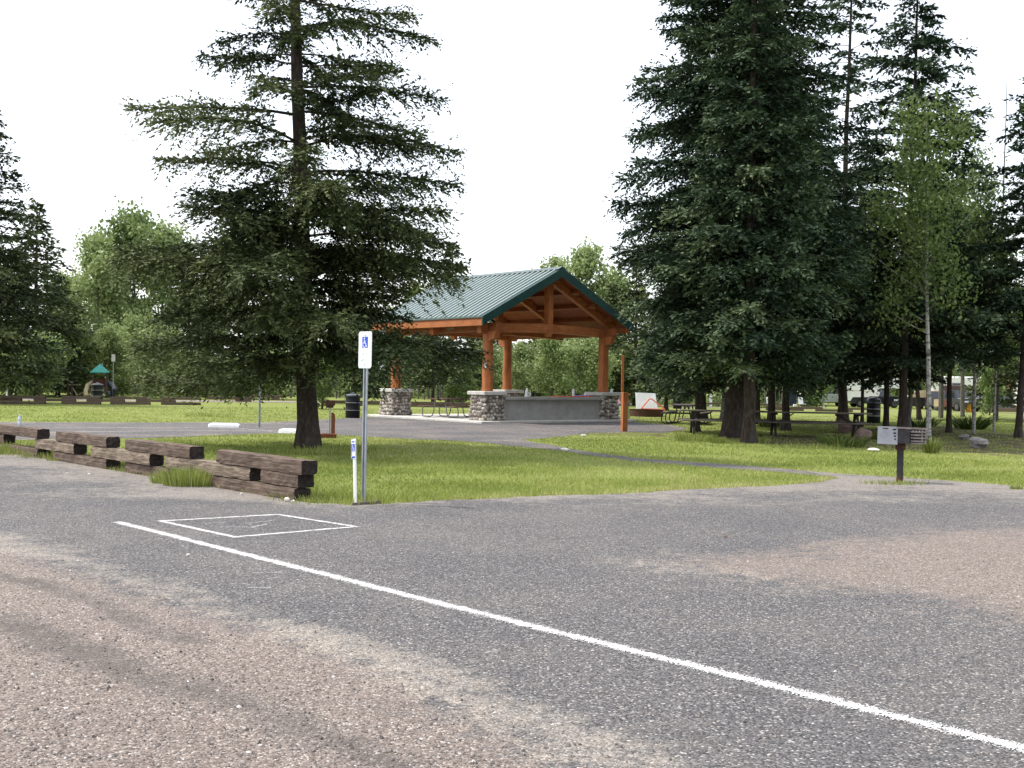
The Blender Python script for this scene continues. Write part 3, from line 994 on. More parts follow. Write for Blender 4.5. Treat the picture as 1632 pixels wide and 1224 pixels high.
shelter = make_shelter()
SHM = Matrix.Translation(PO) @ Matrix.Rotation(PA, 4, 'Z')
def sh(x, y, z): return SHM @ Vector((x, y, z))

# things on the counter
o = MB(); o.box((0, 0, 0.02), (1.85, 0.5, 0.035), 0, bev=0.008)
c = o.build('cloth', M['orange']); c.location = sh(4.15, -0.1, 0.972); c.rotation_euler = (0, 0, PA)
tag(c, 'folded orange red cloth lying on the concrete counter of the shelter', 'cloth')
o = MB(); o.box((0, 0, 0.015), (0.62, 0.34, 0.03), 0, bev=0.006)
c = o.build('cloth', M['purple']); c.location = sh(4.62, -0.12, 1.012); c.rotation_euler = (0, 0, PA)
tag(c, 'small lilac cloth on top of the orange red cloth on the counter', 'cloth')
o = MB(); o.tube([(0, 0, 0), (0, 0, 0.27)], 0.052, 16); o.tube([(0, 0, 0.27), (0, 0, 0.29)], 0.02, 10)
c = o.build('paper_roll', M['white'], smooth=True); c.location = sh(4.30, -0.05, 1.012)
tag(c, 'white upright roll standing on the orange red cloth', 'paper roll')
o = MB(); o.tube([(0, 0, 0), (0, 0, 0.13), (0, 0, 0.16), (0, 0, 0.2)], [0.03, 0.03, 0.014, 0.014], 10)
c = o.build('bottle', M['white'], smooth=True); c.location = sh(4.93, -0.05, 0.972)
tag(c, 'little white bottle beside the lilac cloth at the end of the counter', 'bottle')
o = MB(); o.tube([(0, 0, 0), (0, 0, .06), (0.0, 0, 0.2), (0.02, 0, 0.28), (0.01, 0, 0.34)], [0.075, 0.07, 0.055, 0.05, 0.02], 10)
o.tube([(0.1 + 0.06 * math.cos(a), 0, 0.1 + 0.06 * math.sin(a)) for a in [i * PI / 4 for i in range(9)]], 0.018, 6)
c = o.build('water_jug', M['white'], smooth=True); c.location = sh(2.0, 0.1, 0.972); c.rotation_euler = (0, 0, 0)
tag(c, 'white jug with a round handle near the middle of the concrete counter', 'jug')
o = MB(); o.tube([(0, 0, 0), (0, 0, .1), (0, 0, 0.14)], [0.06, 0.062, 0.03], 12)
c = o.build('cup', M['white'], smooth=True); c.location = sh(PW + 0.36, -0.12, 1.175)
tag(c, 'white cup on the cap of the right front pier beside the square post', 'cup')

# ------------------------------------------------------------------ railroad ties
def tie_mesh(name, L, hh, dd, seed, mats, parent=None, rough=0.006):
    """length along x, front at y=0, depth along +y, bottom at z=0; ends get end-grain material"""
    rnd = random.Random(seed)
    nx, ny, nz = 14, 4, 4
    vs, fs, mi = [], [], []
    idx = {}
    def vid(i, j, k):
        key = (i, j, k)
        if key not in idx:
            x, y, z = L * i / nx, dd * j / ny, hh * k / nz
            cj = (j in (0, ny)) and (k in (0, nz))
            r = rough
            if cj:
                ins = rnd.uniform(0.25, 1.3) * rough
                y += ins if j == 0 else -ins
                z += ins if k == 0 else -ins
            x += rnd.uniform(-r, r) * (2.0 if i in (0, nx) else 1)
            y += rnd.uniform(-r, r) * 0.8
            z += rnd.uniform(-r, r) * (0.8 if k else 0.3)
            idx[key] = len(vs); vs.append((x, y, z))
        return idx[key]
    for i in range(nx):
        for j in range(ny):
            for k, fl in ((0, 1), (nz, 0)):
                f = [vid(i, j, k), vid(i + 1, j, k), vid(i + 1, j + 1, k), vid(i, j + 1, k)]
                fs.append(f[::-1] if fl else f); mi.append(0)
        for k in range(nz):
            for j, fl in ((0, 0), (ny, 1)):
                f = [vid(i, j, k), vid(i + 1, j, k), vid(i + 1, j, k + 1), vid(i, j, k + 1)]
                fs.append(f[::-1] if fl else f); mi.append(0)
    for j in range(ny):
        for k in range(nz):
            for i, fl in ((0, 1), (nx, 0)):
                f = [vid(i, j, k), vid(i, j + 1, k), vid(i, j + 1, k + 1), vid(i, j, k + 1)]
                fs.append(f[::-1] if fl else f); mi.append(1)
    o = mesh_np(name, vs, fs, mats, mi=mi)
    return o

TH, TD = 0.187, 0.24
wall_ang = math.atan2(-TDIR.y, -TDIR.x)      # local +x runs from far left to near right
def place_tie(px0, px1, level, label, pale=False, seed=0, off=0.0, tilt=0.0, s0=None, s1=None):
    a = tie_s(px0) if s0 is None else s0
    b = tie_s(px1) if s1 is None else s1
    L = a - b
    m = [M['tie_pale'] if pale else M['tie'], M['tie_end']]
    o = tie_mesh('railroad_tie', L, TH - 0.004, TD, 100 + seed, m)
    p = Vector((TE.x + TDIR.x * a, TE.y + TDIR.y * a, 0)) + Vector((TNRM.x, TNRM.y, 0)) * off
    o.location = (p.x, p.y, level * TH - (0.02 if level == 0 else 0.016) + 0.0)
    o.rotation_euler = (0, tilt, wall_ang + random.Random(seed).uniform(-0.012, 0.012))
    tag(o, label, 'railroad tie', 'old railroad ties stacked as a barrier along the road')
    return o
place_tie(335, 472, 0, 'bottom tie at the near end of the stack, next to two white stones', seed=1)
place_tie(199, 300, 0, 'bottom tie behind the clump of long grass at the road edge', seed=2, off=0.01)
place_tie(84, 170, 0, 'bottom tie under the third top tie from the near end', seed=3)
place_tie(-70, 62, 0, 'bottom tie half hidden by long grass at the left edge of the photo', seed=4)
place_tie(262, 397, 1, 'splintered pale middle tie in the near part of the stack', True, seed=5, off=0.005)
place_tie(416, 474.5, 1, 'short middle block with a rotten pale end at the near end of the stack', seed=6)
place_tie(145, 240, 1, 'middle tie bridging the gap between the second and third top ties', True, seed=7, off=-0.01)
place_tie(55, 118, 1, 'middle tie with pale flaking face below the third top tie', True, seed=8)
place_tie(-80, 5, 1, 'dark middle tie cut off by the left edge of the photo', seed=9)
place_tie(345, 480, 2, 'nearest top tie, long and dark brown with a square black end', seed=10, off=-0.005, tilt=0.006)
place_tie(198, 301, 2, 'second top tie from the near end of the stack', seed=11, off=0.01)
place_tie(88, 169, 2, 'third top tie from the near end, lying level', seed=12)
place_tie(-90, 61, 2, 'farthest top tie on the left, with a plastic bottle on it', seed=13)

def stone(name, loc, size, mat, seed, label, cat='stone', group=None, sub=2, flat=0.7):
    import bmesh
    bm = bmesh.new(); bmesh.ops.create_icosphere(bm, subdivisions=sub, radius=1.0)
    rnd = random.Random(seed)
    ph = [rnd.uniform(0, 6) for _ in range(6)]
    for v in bm.verts:
        q = v.co
        d = 1 + 0.16 * math.sin(q.x * 3.1 + ph[0]) * math.sin(q.y * 2.7 + ph[1]) + 0.12 * math.sin(q.z * 4.3 + ph[2] + q.x * 2) + rnd.uniform(-0.05, 0.05)
        v.co = Vector((q.x * size[0] * d, q.y * size[1] * d, q.z * size[2] * d))
    me = bpy.data.meshes.new(name); bm.to_mesh(me); bm.free()
    me.materials.append(mat)
    o = bpy.data.objects.new(name, me); COL.objects.link(o)
    o.location = (loc[0], loc[1], loc[2] + size[2] * flat)
    o.rotation_euler = (0, 0, rnd.uniform(0, 6))
    return tag(o, label, cat, group)
stone('stone', at(457, 800), (0.045, 0.038, 0.034), M['rockwhite'], 1, 'rounded white stone against the foot of the nearest bottom tie')
stone('stone', at(467, 801), (0.025, 0.022, 0.022), M['rockwhite'], 2, 'small white stone at the end corner of the nearest bottom tie')
for i, (px, py, s, lab) in enumerate(((245, 763, 0.028, 'small white stone on the road edge left of the long grass clump'), (385, 788, 0.022, 'tiny pale stone lying along the front of the nearest bottom tie'), (107, 755, 0.02, 'small pale pebble on the dark gravel below the third top tie'), (142, 757, 0.024, 'white pebble on dark gravel, left of the second bottom tie'), (1156, 857, 0.03, 'small reddish stone alone on the dark gravel of the parking lot'), (300, 886, 0.02, 'pale pebble lying near the long white line'))):
    stone('stone', at(px, py), (s * 1.3, s, s * 0.7), M['rockwhite'] if i != 4 else M['boulder'], 20 + i, lab, sub=1)

# plastic bottle on the tie
bt = thing('water_bottle', 'clear plastic water bottle standing on the farthest top tie', 'bottle', (0, 0, 0))
s_ = tie_s(21) 
bt.location = (TE.x + TDIR.x * s_ + TNRM.x * 0.11, TE.y + TDIR.y * s_ + TNRM.y * 0.11, 3 * TH - 0.02)
o = MB(); o.tube([(0, 0, 0), (0, 0, 0.01), (0, 0, 0.09), (0, 0, .1), (0, 0, .11), (0, 0, 0.165), (0, 0, 0.205), (0, 0, 0.215)], [0.03, 0.034, 0.034, 0.030, 0.034, 0.034, 0.014, 0.013], 14)
o.build('bottle_body', M['bottle'], bt, smooth=True)
o = MB(); o.tube([(0, 0, 0.215), (0, 0, 0.235)], 0.0155, 10); o.build('cap', M['white'], bt)

# ------------------------------------------------------------------ accessible parking sign and marker
SNA = math.atan2(-0.64, -0.77)      # direction the sign faces
def isa(mb, cx, cz, s, mi, y):
    """wheelchair figure from flat strokes in the x-z plane, raised slightly towards -y"""
    def stroke(pts, w):
        for (a, b), (c, d) in zip(pts[:-1], pts[1:]):
            dx, dz = c - a, d - b
            L = math.hypot(dx, dz); nx, nz = -dz / L * w / 2, dx / L * w / 2
            e = w * 0.25
            a2, b2, c2, d2 = a - dx / L * e, b - dz / L * e, c + dx / L * e, d + dz / L * e
            mb.prism([(cx + s * (a2 + nx), cz + s * (b2 + nz)), (cx + s * (a2 - nx), cz + s * (b2 - nz)), (cx + s * (c2 - nx), cz + s * (d2 - nz)), (cx + s * (c2 + nx), cz + s * (d2 + nz))], y, y - 0.0015, mi)
    mb.prism([(cx + s * (-0.07 + 0.085 * math.cos(a)), cz + s * (0.40 + 0.085 * math.sin(a))) for a in [i * PI / 6 for i in range(12)]], y, y - 0.0015, mi)
    stroke([(-0.07, 0.27), (-0.05, -0.04), (0.17, -0.04), (0.29, -0.36), (0.38, -0.33)], 0.085)
    stroke([(-0.06, 0.13), (0.15, 0.13)], 0.07)
    arc = [(-0.03 + 0.25 * math.cos(a), -0.19 + 0.25 * math.sin(a)) for a in [math.radians(q) for q in range(128, 345, 18)]]
    stroke(arc, 0.075)
def rrect(w, h, r, cx=0, cz=0, n=5):
    out = []
    for sx, sz, a0 in ((1, 1, 0), (-1, 1, 90), (-1, -1, 180), (1, -1, 270)):
        for i in range(n + 1):
            a = math.radians(a0 + 90 * i / n)
            out.append((cx + sx * (w / 2 - r) + r * math.cos(a), cz + sz * (h / 2 - r) + r * math.sin(a)))
    return out
sp = at(577, 802)
sg = thing('accessible_parking_sign', 'white accessible parking sign with blue wheelchair symbol on a perforated steel post', 'sign', sp, SNA + PI / 2, ry=math.radians(0.3))
o = MB()
# U-channel post with side flanges
for x, w in ((-0.034, 0.020), (0.034, 0.020)):
    o.box((x, 0.012, 0.88), (w, 0.004, 2.06), 0)
o.box((-0.024, 0.024, 0.88), (0.004, 0.028, 2.06), 0); o.box((0.024, 0.024, 0.88), (0.004, 0.028, 2.06), 0)
o.box((0, 0.038, 0.88), (0.052, 0.004, 2.06), 0)
post = o.build('post', M['galv'], sg)
me = None
for i in range(60):
    z = 0.06 + i * 0.0285
    if me is None:
        q = MB(); q.prism([(0.0065 * math.cos(a), 0.0065 * math.sin(a)) for a in [k * PI / 4 for k in range(8)]], 0.0355, 0.0345, 0)
        q2 = q.build('hole', M['hole'], post); me = q2.data
    else:
        q2 = bpy.data.objects.new('hole', me); COL.objects.link(q2); q2.parent = post
    q2.location = (0, 0, z)
o = MB(); PZ = 1.96
o.prism(rrect(0.305, 0.47, 0.038, 0, PZ), 0.006, 0.002, 0)
pan = o.build('sign_panel', M['signwhite'], sg)
o = MB()
ro_, ri_ = rrect(0.284, 0.449, 0.03, 0, PZ), rrect(0.278, 0.443, 0.027, 0, PZ)
n = len(ro_)
vs = [(x, 0.0008, z) for x, z in ro_] + [(x, 0.0008, z) for x, z in ri_]
o.add(vs, [(i, (i + 1) % n, n + (i + 1) % n, n + i) for i in range(n)])
o.build('printed_border', M['signgreen'], pan)
o = MB(); o.prism([(-0.066, PZ + 0.026), (0.066, PZ + 0.026), (0.066, PZ + 0.168), (-0.066, PZ + 0.168)], 0.002, 0.0005, 0)
bq = o.build('symbol_ground', M['signblue'], pan)
o = MB(); isa(o, -0.008, PZ + 0.092, 0.135, 0, 0.0005); o.build('wheelchair_symbol', M['signwhite'], pan)
o = MB()
for x0, x1, z0, z1 in ((-0.052, -0.022, -0.066, -0.040), (0.018, 0.045, -0.062, -0.036)):
    o.prism([(x0, PZ + z0), (x1, PZ + z0 + 0.002), (x1, PZ + z1 + 0.002), (x0, PZ + z1)], 0.002, 0.0012, 0)
o.prism([(-0.09, PZ - 0.150), (-0.03, PZ - 0.138), (-0.012, PZ - 0.112), (-0.05, PZ - 0.118), (-0.088, PZ - 0.128)], 0.002, 0.0008, 0)
o.prism([(0.018, PZ - 0.152), (0.028, PZ - 0.152), (0.062, PZ - 0.115), (0.05, PZ - 0.113)], 0.002, 0.0008, 0)
o.prism([(0.0, PZ - 0.106), (0.12, PZ - 0.104), (0.12, PZ - 0.100), (0.0, PZ - 0.102)], 0.002, 0.0008, 0)
o.build('faded_print', M['signgreen'], pan)
o = MB()
for z in (PZ + 0.19, PZ - 0.19):
    o.tube([(0, 0.004, z), (0, -0.006, z)], 0.008, 8)
o.build('bolts', M['galv'], pan, kind='stuff')

mp = at(566, 804)
mk = thing('marker_post', 'short white plastic post with a blue and white wheelchair sticker beside the sign', 'marker post', mp, SNA + PI / 2, ry=0.0, rx=0.0)
mk.rotation_euler = (0, math.radians(-3.2), SNA + PI / 2)
o = MB()
# curved flexible blade
pr = [(x, 0.014 * (1 - (x / 0.036) ** 2)) for x in [-0.036 + 0.072 * i / 8 for i in range(9)]]
poly = [(x, -y) for x, y in pr] + [(x, -y + 0.006) for x, y in pr[::-1]]
H_ = 0.83
vs = []
for z in (0, H_ - 0.03, H_ - 0.008, H_):
    k = 1.0 if z < H_ - 0.02 else (0.86 if z < H_ - 0.004 else 0.6)
    vs += [(x * k, y, z) for x, y in poly]
n = len(poly)
fs = []
for l in range(3):
    for i in range(n):
        j = (i + 1) % n
        fs.append((l * n + i, l * n + j, (l + 1) * n + j, (l + 1) * n + i))
fs.append(tuple(range(3 * n, 4 * n)))
o.add(vs, fs); blade = o.build('blade', M['white'], mk, smooth=True)
o = MB(); o.prism([(-0.046, 0.58), (0.046, 0.58), (0.046, 0.82), (-0.046, 0.82)], -0.0155, -0.0175, 0)
stk = o.build('sticker', M['signwhite'], mk)
o = MB(); o.prism([(-0.042, 0.67), (0.040, 0.67), (0.040, 0.765), (-0.042, 0.765)], -0.0176, -0.0185, 0)
o.prism([(-0.036, 0.785), (0.03, 0.782), (0.03, 0.802), (-0.034, 0.80)], -0.0176, -0.0185, 0)
o.prism([(-0.042, 0.585), (0.034, 0.585), (0.04, 0.612), (-0.03, 0.606)], -0.0176, -0.0185, 0)
o.prism([(-0.038, 0.61), (-0.024, 0.61), (-0.024, 0.672), (-0.038, 0.672)], -0.0176, -0.0185, 0)
o.build('blue_print', M['signblue'], stk)
o = MB(); isa(o, -0.002, 0.715, 0.085, 0, -0.0188); o.build('wheelchair_symbol', M['signwhite'], stk)

# timber edging board at the gravel edge
e0, e1 = at(562, 806), at(606, 802.5)
d_ = (e1 - e0); L_ = d_.length
o = MB(); o.box((L_ / 2, 0, 0.012), (L_, 0.04, 0.05), 0, bev=0.006)
c = o.build('edging_board', M['board']); c.location = e0; c.rotation_euler = (0, 0, math.atan2(d_.y, d_.x))
tag(c, 'weathered edging board half buried at the foot of the white marker post', 'edging board')

# ------------------------------------------------------------------ wheel stops, bare post in the parking bay
def wheel_stop(pxa, pya, pxb, pyb, label):
    a, b = at(pxa, pya), at(pxb, pyb)
    d = b - a
    t = MB()
    L = d.length
    prof = [(-0.10, 0), (0.10, 0), (0.085, 0.07), (0.05, 0.135), (-0.05, 0.135), (-0.085, 0.07)]
    vs = []
    for x, k in ((0, 0.72), (0.09, 0.97), (0.12, 1), (L - 0.12, 1), (L - 0.09, 0.97), (L, 0.72)):
        vs += [(x, y * (0.8 + 0.2 * k), z * k) for y, z in prof]
    fs = []
    for l in range(5):
        for i in range(6):
            j = (i + 1) % 6
            fs.append((l * 6 + i, l * 6 + j, (l + 1) * 6 + j, (l + 1) * 6 + i))
    fs += [tuple(range(6)), tuple(range(30, 36))]
    t.add(vs, fs)
    o = t.build('wheel_stop', M['white'])
    o.location = a; o.rotation_euler = (0, 0, math.atan2(d.y, d.x))
    return tag(o, label, 'wheel stop', 'white wheel stops in the far parking bay')
wheel_stop(333, 680.5, 382, 681.5, 'white concrete wheel stop left of the bare grey post')
wheel_stop(446, 690, 492, 691.5, 'white concrete wheel stop partly behind the big fir trunk')
bp = at(413.5, 680.5)
o = MB(); s_ = pxm(bp.y)
for x in (-0.026, 0.026): o.box((x, 0, 1.05), (0.016, 0.004, 2.1), 0)
o.box((0, 0.022, 1.05), (0.04, 0.004, 2.1), 0); o.box((-0.019, 0.011, 1.05), (0.004, 0.022, 2.1), 0); o.box((0.019, 0.011, 1.05), (0.004, 0.022, 2.1), 0)
t = thing('sign_post', 'grey steel channel post beside the wheel stop, its top hidden in the fir boughs', 'post', bp, 0.6)
o.build('channel', M['galv'], t)
o = MB(); o.prism(rrect(0.3, 0.46, 0.03, 0, 1.98), -0.004, -0.008, 0); o.build('sign_panel', M['galv'], t)

# ------------------------------------------------------------------ orange bollard post
p = at(994.5, 687.5)
o = MB(); k = pxm(p.y); o.box((0, 0, 62 / k / 2), (0.185, 0.14, 62 / k), 0, rz=0.5, bev=0.008)
c = o.build('wooden_post', M['cedar']); c.location = p
tag(c, 'square orange stained wooden post standing at the gravel edge right of the shelter', 'post')
p2 = atd(992, 58)
o = MB(); o.box((0, 0, 1.45), (0.12, 0.12, 2.9), 0, bev=0.01); c = o.build('wooden_post', M['cedar']); c.location = p2
tag(c, 'tall thin orange post behind the square one, half covered by spruce boughs', 'post')

# ------------------------------------------------------------------ pedestal grill, right
gp = at(1434, 769)
k = pxm(gp.y)
g = thing('pedestal_grill', 'large charcoal grill with a white side plate on a thick steel post', 'grill', gp, math.radians(-16))
o = MB(); o.box((0, 0, 0.27), (0.105, 0.105, 0.60), 0, bev=0.012); o.build('post', M['darksteel'], g)
o = MB(); o.box((0, 0, 0.045), (0.112, 0.112, 0.10), 0, bev=0.01); o.build('rusty_foot', M['rust'], g)
o = MB(); o.box((0.0, 0, 0.60), (0.16, 0.15, 0.11), 0, bev=0.01); o.tube([(0.05, -0.13, 0.60), (0.05, 0.1, 0.60)], 0.028, 10); o.build('pivot', M['rust'], g)
o = MB()
o.box((0.02, 0.0, 0.665), (0.76, 0.44, 0.012), 0)
o.box((0.02, 0.22, 0.79), (0.76, 0.010, 0.25), 0)
o.box((0.135, 0.0, 0.79), (0.010, 0.43, 0.25), 0)
o.box((0.0, -0.215, 0.79), (0.26, 0.010, 0.25), 0)
o.build('firebox', M['darksteel'], g)
o = MB(); o.prism([(-0.375, 0.648), (-0.055, 0.640), (-0.055, 0.935), (-0.368, 0.938)], -0.232, -0.224, 0)
pl = o.build('side_plate', M['whiteplate'], g)
o = MB()
for i, z in enumerate((0.885, 0.825, 0.775, 0.725)):
    o.prism([(-0.145 + 0.012 * i, z), (-0.09, z - 0.012), (-0.072, z + 0.006), (-0.10, z + 0.022)], -0.232, -0.235, 0)
o.build('plate_slots', M['hole'], pl, kind='stuff')
o = MB(); o.prism([(-0.29, 0.895), (-0.20, 0.892), (-0.20, 0.912), (-0.29, 0.916)], -0.232, -0.234, 0); o.build('rust_streak', M['rust'], pl)
o = MB(); o.box((0.165, -0.225, 0.915), (0.49, 0.014, 0.026), 0, ry=0.02); o.build('top_rail', M['grate'], g)
for z in (0.855, 0.805, 0.755, 0.705, 0.665):
    o = MB(); o.box((0.275, -0.222, z), (0.24, 0.016, 0.018), 0, bev=0.003); o.build('grate_bar', M['grate'], g)
o = MB(); o.box((0.33, -0.205, 0.78), (0.02, 0.02, 0.24), 0); o.box((0.385, -0.205, 0.78), (0.014, 0.02, 0.24), 0)
o.build('grate_upright', M['grate'], g)
o = MB()
for i in range(9): o.tube([(-0.05 + i * 0.05, -0.2, 0.86), (-0.05 + i * 0.05, 0.2, 0.86)], 0.006, 5)
o.build('cooking_grate', M['grate'], g, kind='stuff')

# small grill and board by the fir
gp = at(525, 694); k = pxm(gp.y)
g = thing('pedestal_grill', 'small rusty grill box on a thin grey post, right of the big fir trunk', 'grill', gp, 0.2)
o = MB(); o.tube([(0, 0, 0), (0, 0, 0.80)], 0.022, 8); o.build('post', M['galv'], g)
o = MB(); o.box((0.0, 0, 0.90), (0.28, 0.24, 0.15), 0, bev=0.015); o.box((0, 0, 0.80), (0.2, 0.16, 0.07), 0, bev=0.015); o.build('firebox', M['rust'], g)
o = MB(); o.tube([(-0.10, -0.1, 0.80), (-0.115, -0.12, 0.70)], 0.012, 6); o.build('handle', M['rust'], g)
g = thing('board_post', 'red brown board post with a rounded top beside the small rusty grill', 'post', at(530.5, 694.5), 0.15)
o = MB()
pts = [(-0.05, 0), (0.055, 0), (0.055, 0.52), (0.045, 0.58), (0.01, 0.63), (-0.03, 0.645), (-0.05, 0.645)]
o.prism(pts, -0.04, 0.04, 0); o.build('board', M['redwood'], g)
g = thing('timber_frame', 'low red brown timber frame on the grass at the foot of the board post', 'timber frame', at(523, 697.5), 0.1)
for (x, y, sx, sy) in ((0, -0.2, 0.42, 0.05), (0, 0.2, 0.42, 0.05), (-0.19, 0, 0.05, 0.35), (0.19, 0, 0.05, 0.35)):
    o = MB(); o.box((x, y, 0.05), (sx, sy, 0.11), 0, bev=0.006); o.build('frame_board', M['redwood'], g)

# ------------------------------------------------------------------ litter bins
def make_can(loc, label, k=1.0, dome=False):
    g = thing('trash_can', label, 'trash can', loc, 0.2, 'black trash cans standing about the park')
    o = MB()
    zs = [(0, 0.27), (0.02, 0.285), (0.28, 0.29), (0.30, 0.30), (0.32, 0.29), (0.58, 0.29), (0.60, 0.30), (0.62, 0.29), (0.84, 0.29), (0.86, 0.295)]
    o.tube([(0, 0, z * k) for z, r in zs], [r * k for z, r in zs], 24); o.build('drum', M['blackplastic'], g, smooth=True)
    for z in (0.31, 0.61):
        q = MB(); q.tube([(0, 0, (z - 0.008) * k), (0, 0, (z + 0.008) * k)], 0.304 * k, 24); q.build('hoop', M['hoop'], g, smooth=True)
    q = MB()
    if dome:
        pr = [(0.86, 0.31), (0.93, 0.31), (1.0, 0.29), (1.06, 0.24), (1.10, 0.15), (1.115, 0.04)]
    else:
        pr = [(0.86, 0.31), (0.90, 0.31), (0.93, 0.27), (0.955, 0.14), (0.96, 0.04)]
    q.tube([(0, 0, z * k) for z, r in pr], [r * k for z, r in pr], 24); lid = q.build('lid', M['lid'], g, smooth=True)
    q = MB()
    if dome:
        q.box((0, -0.285 * k, 0.955 * k), (0.30 * k, 0.05 * k, 0.10 * k), 0); q.build('flap', M['hole'], lid)
    else:
        q.tube([(-0.06 * k, 0, 0.95 * k), (-0.05 * k, 0, 1.0 * k), (0.05 * k, 0, 1.0 * k), (0.06 * k, 0, 0.95 * k)], 0.012 * k, 6); q.build('handle', M['galv'], lid)
    return g
make_can(at(562, 666), 'black steel drum trash can with two bright hoops beside the left rear pier')
make_can(atd(155, 68), 'black trash can in front of the green roofed playground', 1.1)
make_can(atd(1080, 76), 'small distant trash can with a grey domed lid behind the picnic table', 0.95, True)
make_can(at(1392, 674), 'dark domed trash can standing among the trunks behind the picnic tables', 1.0, True)

# ------------------------------------------------------------------ picnic tables
def wood_table(loc, rz, L, label, mtop, mfr, group='long wooden picnic tables under the spruces'):
    """planks lengthwise on x; A-frame pairs of uprights with braces"""
    g = thing('picnic_table', label, 'picnic table', loc, rz, group)
    for i in range(5):
        o = MB(); o.box((0, -0.30 + i * 0.15, 0.745), (L, 0.138, 0.04), 0, bev=0.006); o.build('top_board', mtop, g)
    for s in (-1, 1):
        for j in (0, 1):
            o = MB(); o.box((0, s * (0.62 + j * 0.145), 0.445), (L, 0.135, 0.04), 0, bev=0.006); o.build('seat_board', mtop, g)
    for e in (-1, 1):
        x = e * (L / 2 - 0.42)
        for s in (-1, 1):
            o = MB()
            a = Vector((x, s * 0.16, 0.72)); b = Vector((x, s * 0.52, 0.0))
            d = b - a
            o.obox((a + b) / 2, Vector((0.035, 0, 0)), Vector((0, 0.04, 0)).cross(Vector((1, 0, 0))).normalized() * 0 + Vector((0, 0.05, 0.02)), d / 2)
            o.build('leg', mfr, g)
        o = MB(); o.box((x + 0.055, 0, 0.40), (0.045, 1.56, 0.09), 0); o.build('seat_bearer', mfr, g)
        o = MB(); o.box((x + 0.055, 0, 0.70), (0.045, 0.70, 0.07), 0); o.build('top_bearer', mfr, g)
        o = MB()
        a = Vector((x, 0, 0.36)); b = Vector((x - e * 0.62, 0, 0.715)); d = b - a
        o.obox((a + b) / 2, d / 2, Vector((0, 0.03, 0)), Vector((0.03, 0, 0.035))); o.build('brace', mfr, g)
    return g
ta = at(1306, 697.5); ta = Vector((ta.x, ta.y + 0.6, 0))
wood_table(ta, math.radians(-5), 3.35, 'long dark picnic table stretching right from the paired spruce trunks', M['board'], M['frame_dark'])
tb = at(1158, 694); tb = Vector((tb.x, tb.y + 0.8, 0))
wood_table(tb, math.radians(-3), 2.7, 'picnic table running behind the paired spruce trunks, its left half in view', M['board_pale'], M['frame_dark'])

def tube_table(loc, rz, L, label, mtop, mfr, group, r=0.024, legs=2):
    g = thing('picnic_table', label, 'picnic table', loc, rz, group)
    for i in range(5):
        o = MB(); o.box((0, -0.30 + i * 0.15, 0.745), (L, 0.138, 0.04), 0, bev=0.006); o.build('top_board', mtop, g)
    for s in (-1, 1):
        for j in (0, 1):
            o = MB(); o.box((0, s * (0.62 + j * 0.14), 0.445), (L, 0.13, 0.04), 0, bev=0.006); o.build('seat_board', mtop, g)
    xs = [-(L / 2 - 0.35), L / 2 - 0.35] if legs == 2 else [-(L / 2 - 0.3), 0, L / 2 - 0.3]
    for x in xs:
        for s in (-1, 1):
            o = MB()
            pts = [(x, s * 0.80, 0.42), (x, s * 0.66, 0.40), (x, s * 0.60, 0.40)]
            o.tube([(x, s * 0.80, 0.42), (x, s * 0.83, 0.3), (x, s * 0.84, 0.14), (x, s * 0.79, 0.045), (x, s * 0.68, 0.025), (x, s * 0.45, 0.03), (x, s * 0.36, 0.08), (x, s * 0.31, 0.2), (x, s * 0.22, 0.72)], r, 8)
            o.build('leg', mfr, g, smooth=True)
        o = MB(); o.box((x, 0, 0.708), (0.05, 0.66, 0.03), 0); o.box((x, 0, 0.41), (0.04, 1.62, 0.025), 0); o.build('crossbar', mfr, g)
    o = MB()
    o.tube([(xs[0], 0, 0.41), (0 - 0.1, 0, 0.69)], r * 0.8, 6); o.tube([(xs[-1], 0, 0.41), (0.1, 0, 0.69)], r * 0.8, 6); o.build('brace', mfr, g)
    return g
tc = at(1093, 676); tc = Vector((tc.x + 0.1, tc.y + 0.5, 0))
tube_table(tc, math.radians(72), 2.3, 'dark table with curved tube legs, end on at the left of the spruce group', M['board'], M['frame_dark'], 'tube legged picnic tables', legs=3)
tp = at(713, 669); tp = Vector((tp.x, tp.y + 0.75, 0.075))
tube_table(tp, math.radians(62), 2.0, 'brown topped table with grey tube legs on the shelter slab', M['board_brown'], M['frame_grey'], 'tube legged picnic tables')

# ------------------------------------------------------------------ fire ring, cloth stand, basket
fr = atd(1029, 56.5)
g = thing('fire_ring', 'wide rusty steel fire ring on the grass right of the orange post', 'fire ring', fr)
n = 40; R = 0.85
ov = MB(); vs = []
for (r, z) in ((R, -0.02), (R + 0.01, 0.30), (R + 0.03, 0.33), (R - 0.02, 0.33), (R - 0.03, -0.02)):
    vs += [(r * math.cos(2 * PI * i / n), r * math.sin(2 * PI * i / n), z) for i in range(n)]
fs = [(l * n + i, l * n + (i + 1) % n, (l + 1) * n + (i + 1) % n, (l + 1) * n + i) for l in range(4) for i in range(n)]
ov.add(vs, fs); ov.build('ring_wall', M['rust'], g)
o = MB(); vs = [(R * 0.97 * math.cos(2 * PI * i / n), R * 0.97 * math.sin(2 * PI * i / n), 0.12) for i in range(n)]; o.add(vs, [tuple(range(n))]); o.build('ash', M['rock'], g)

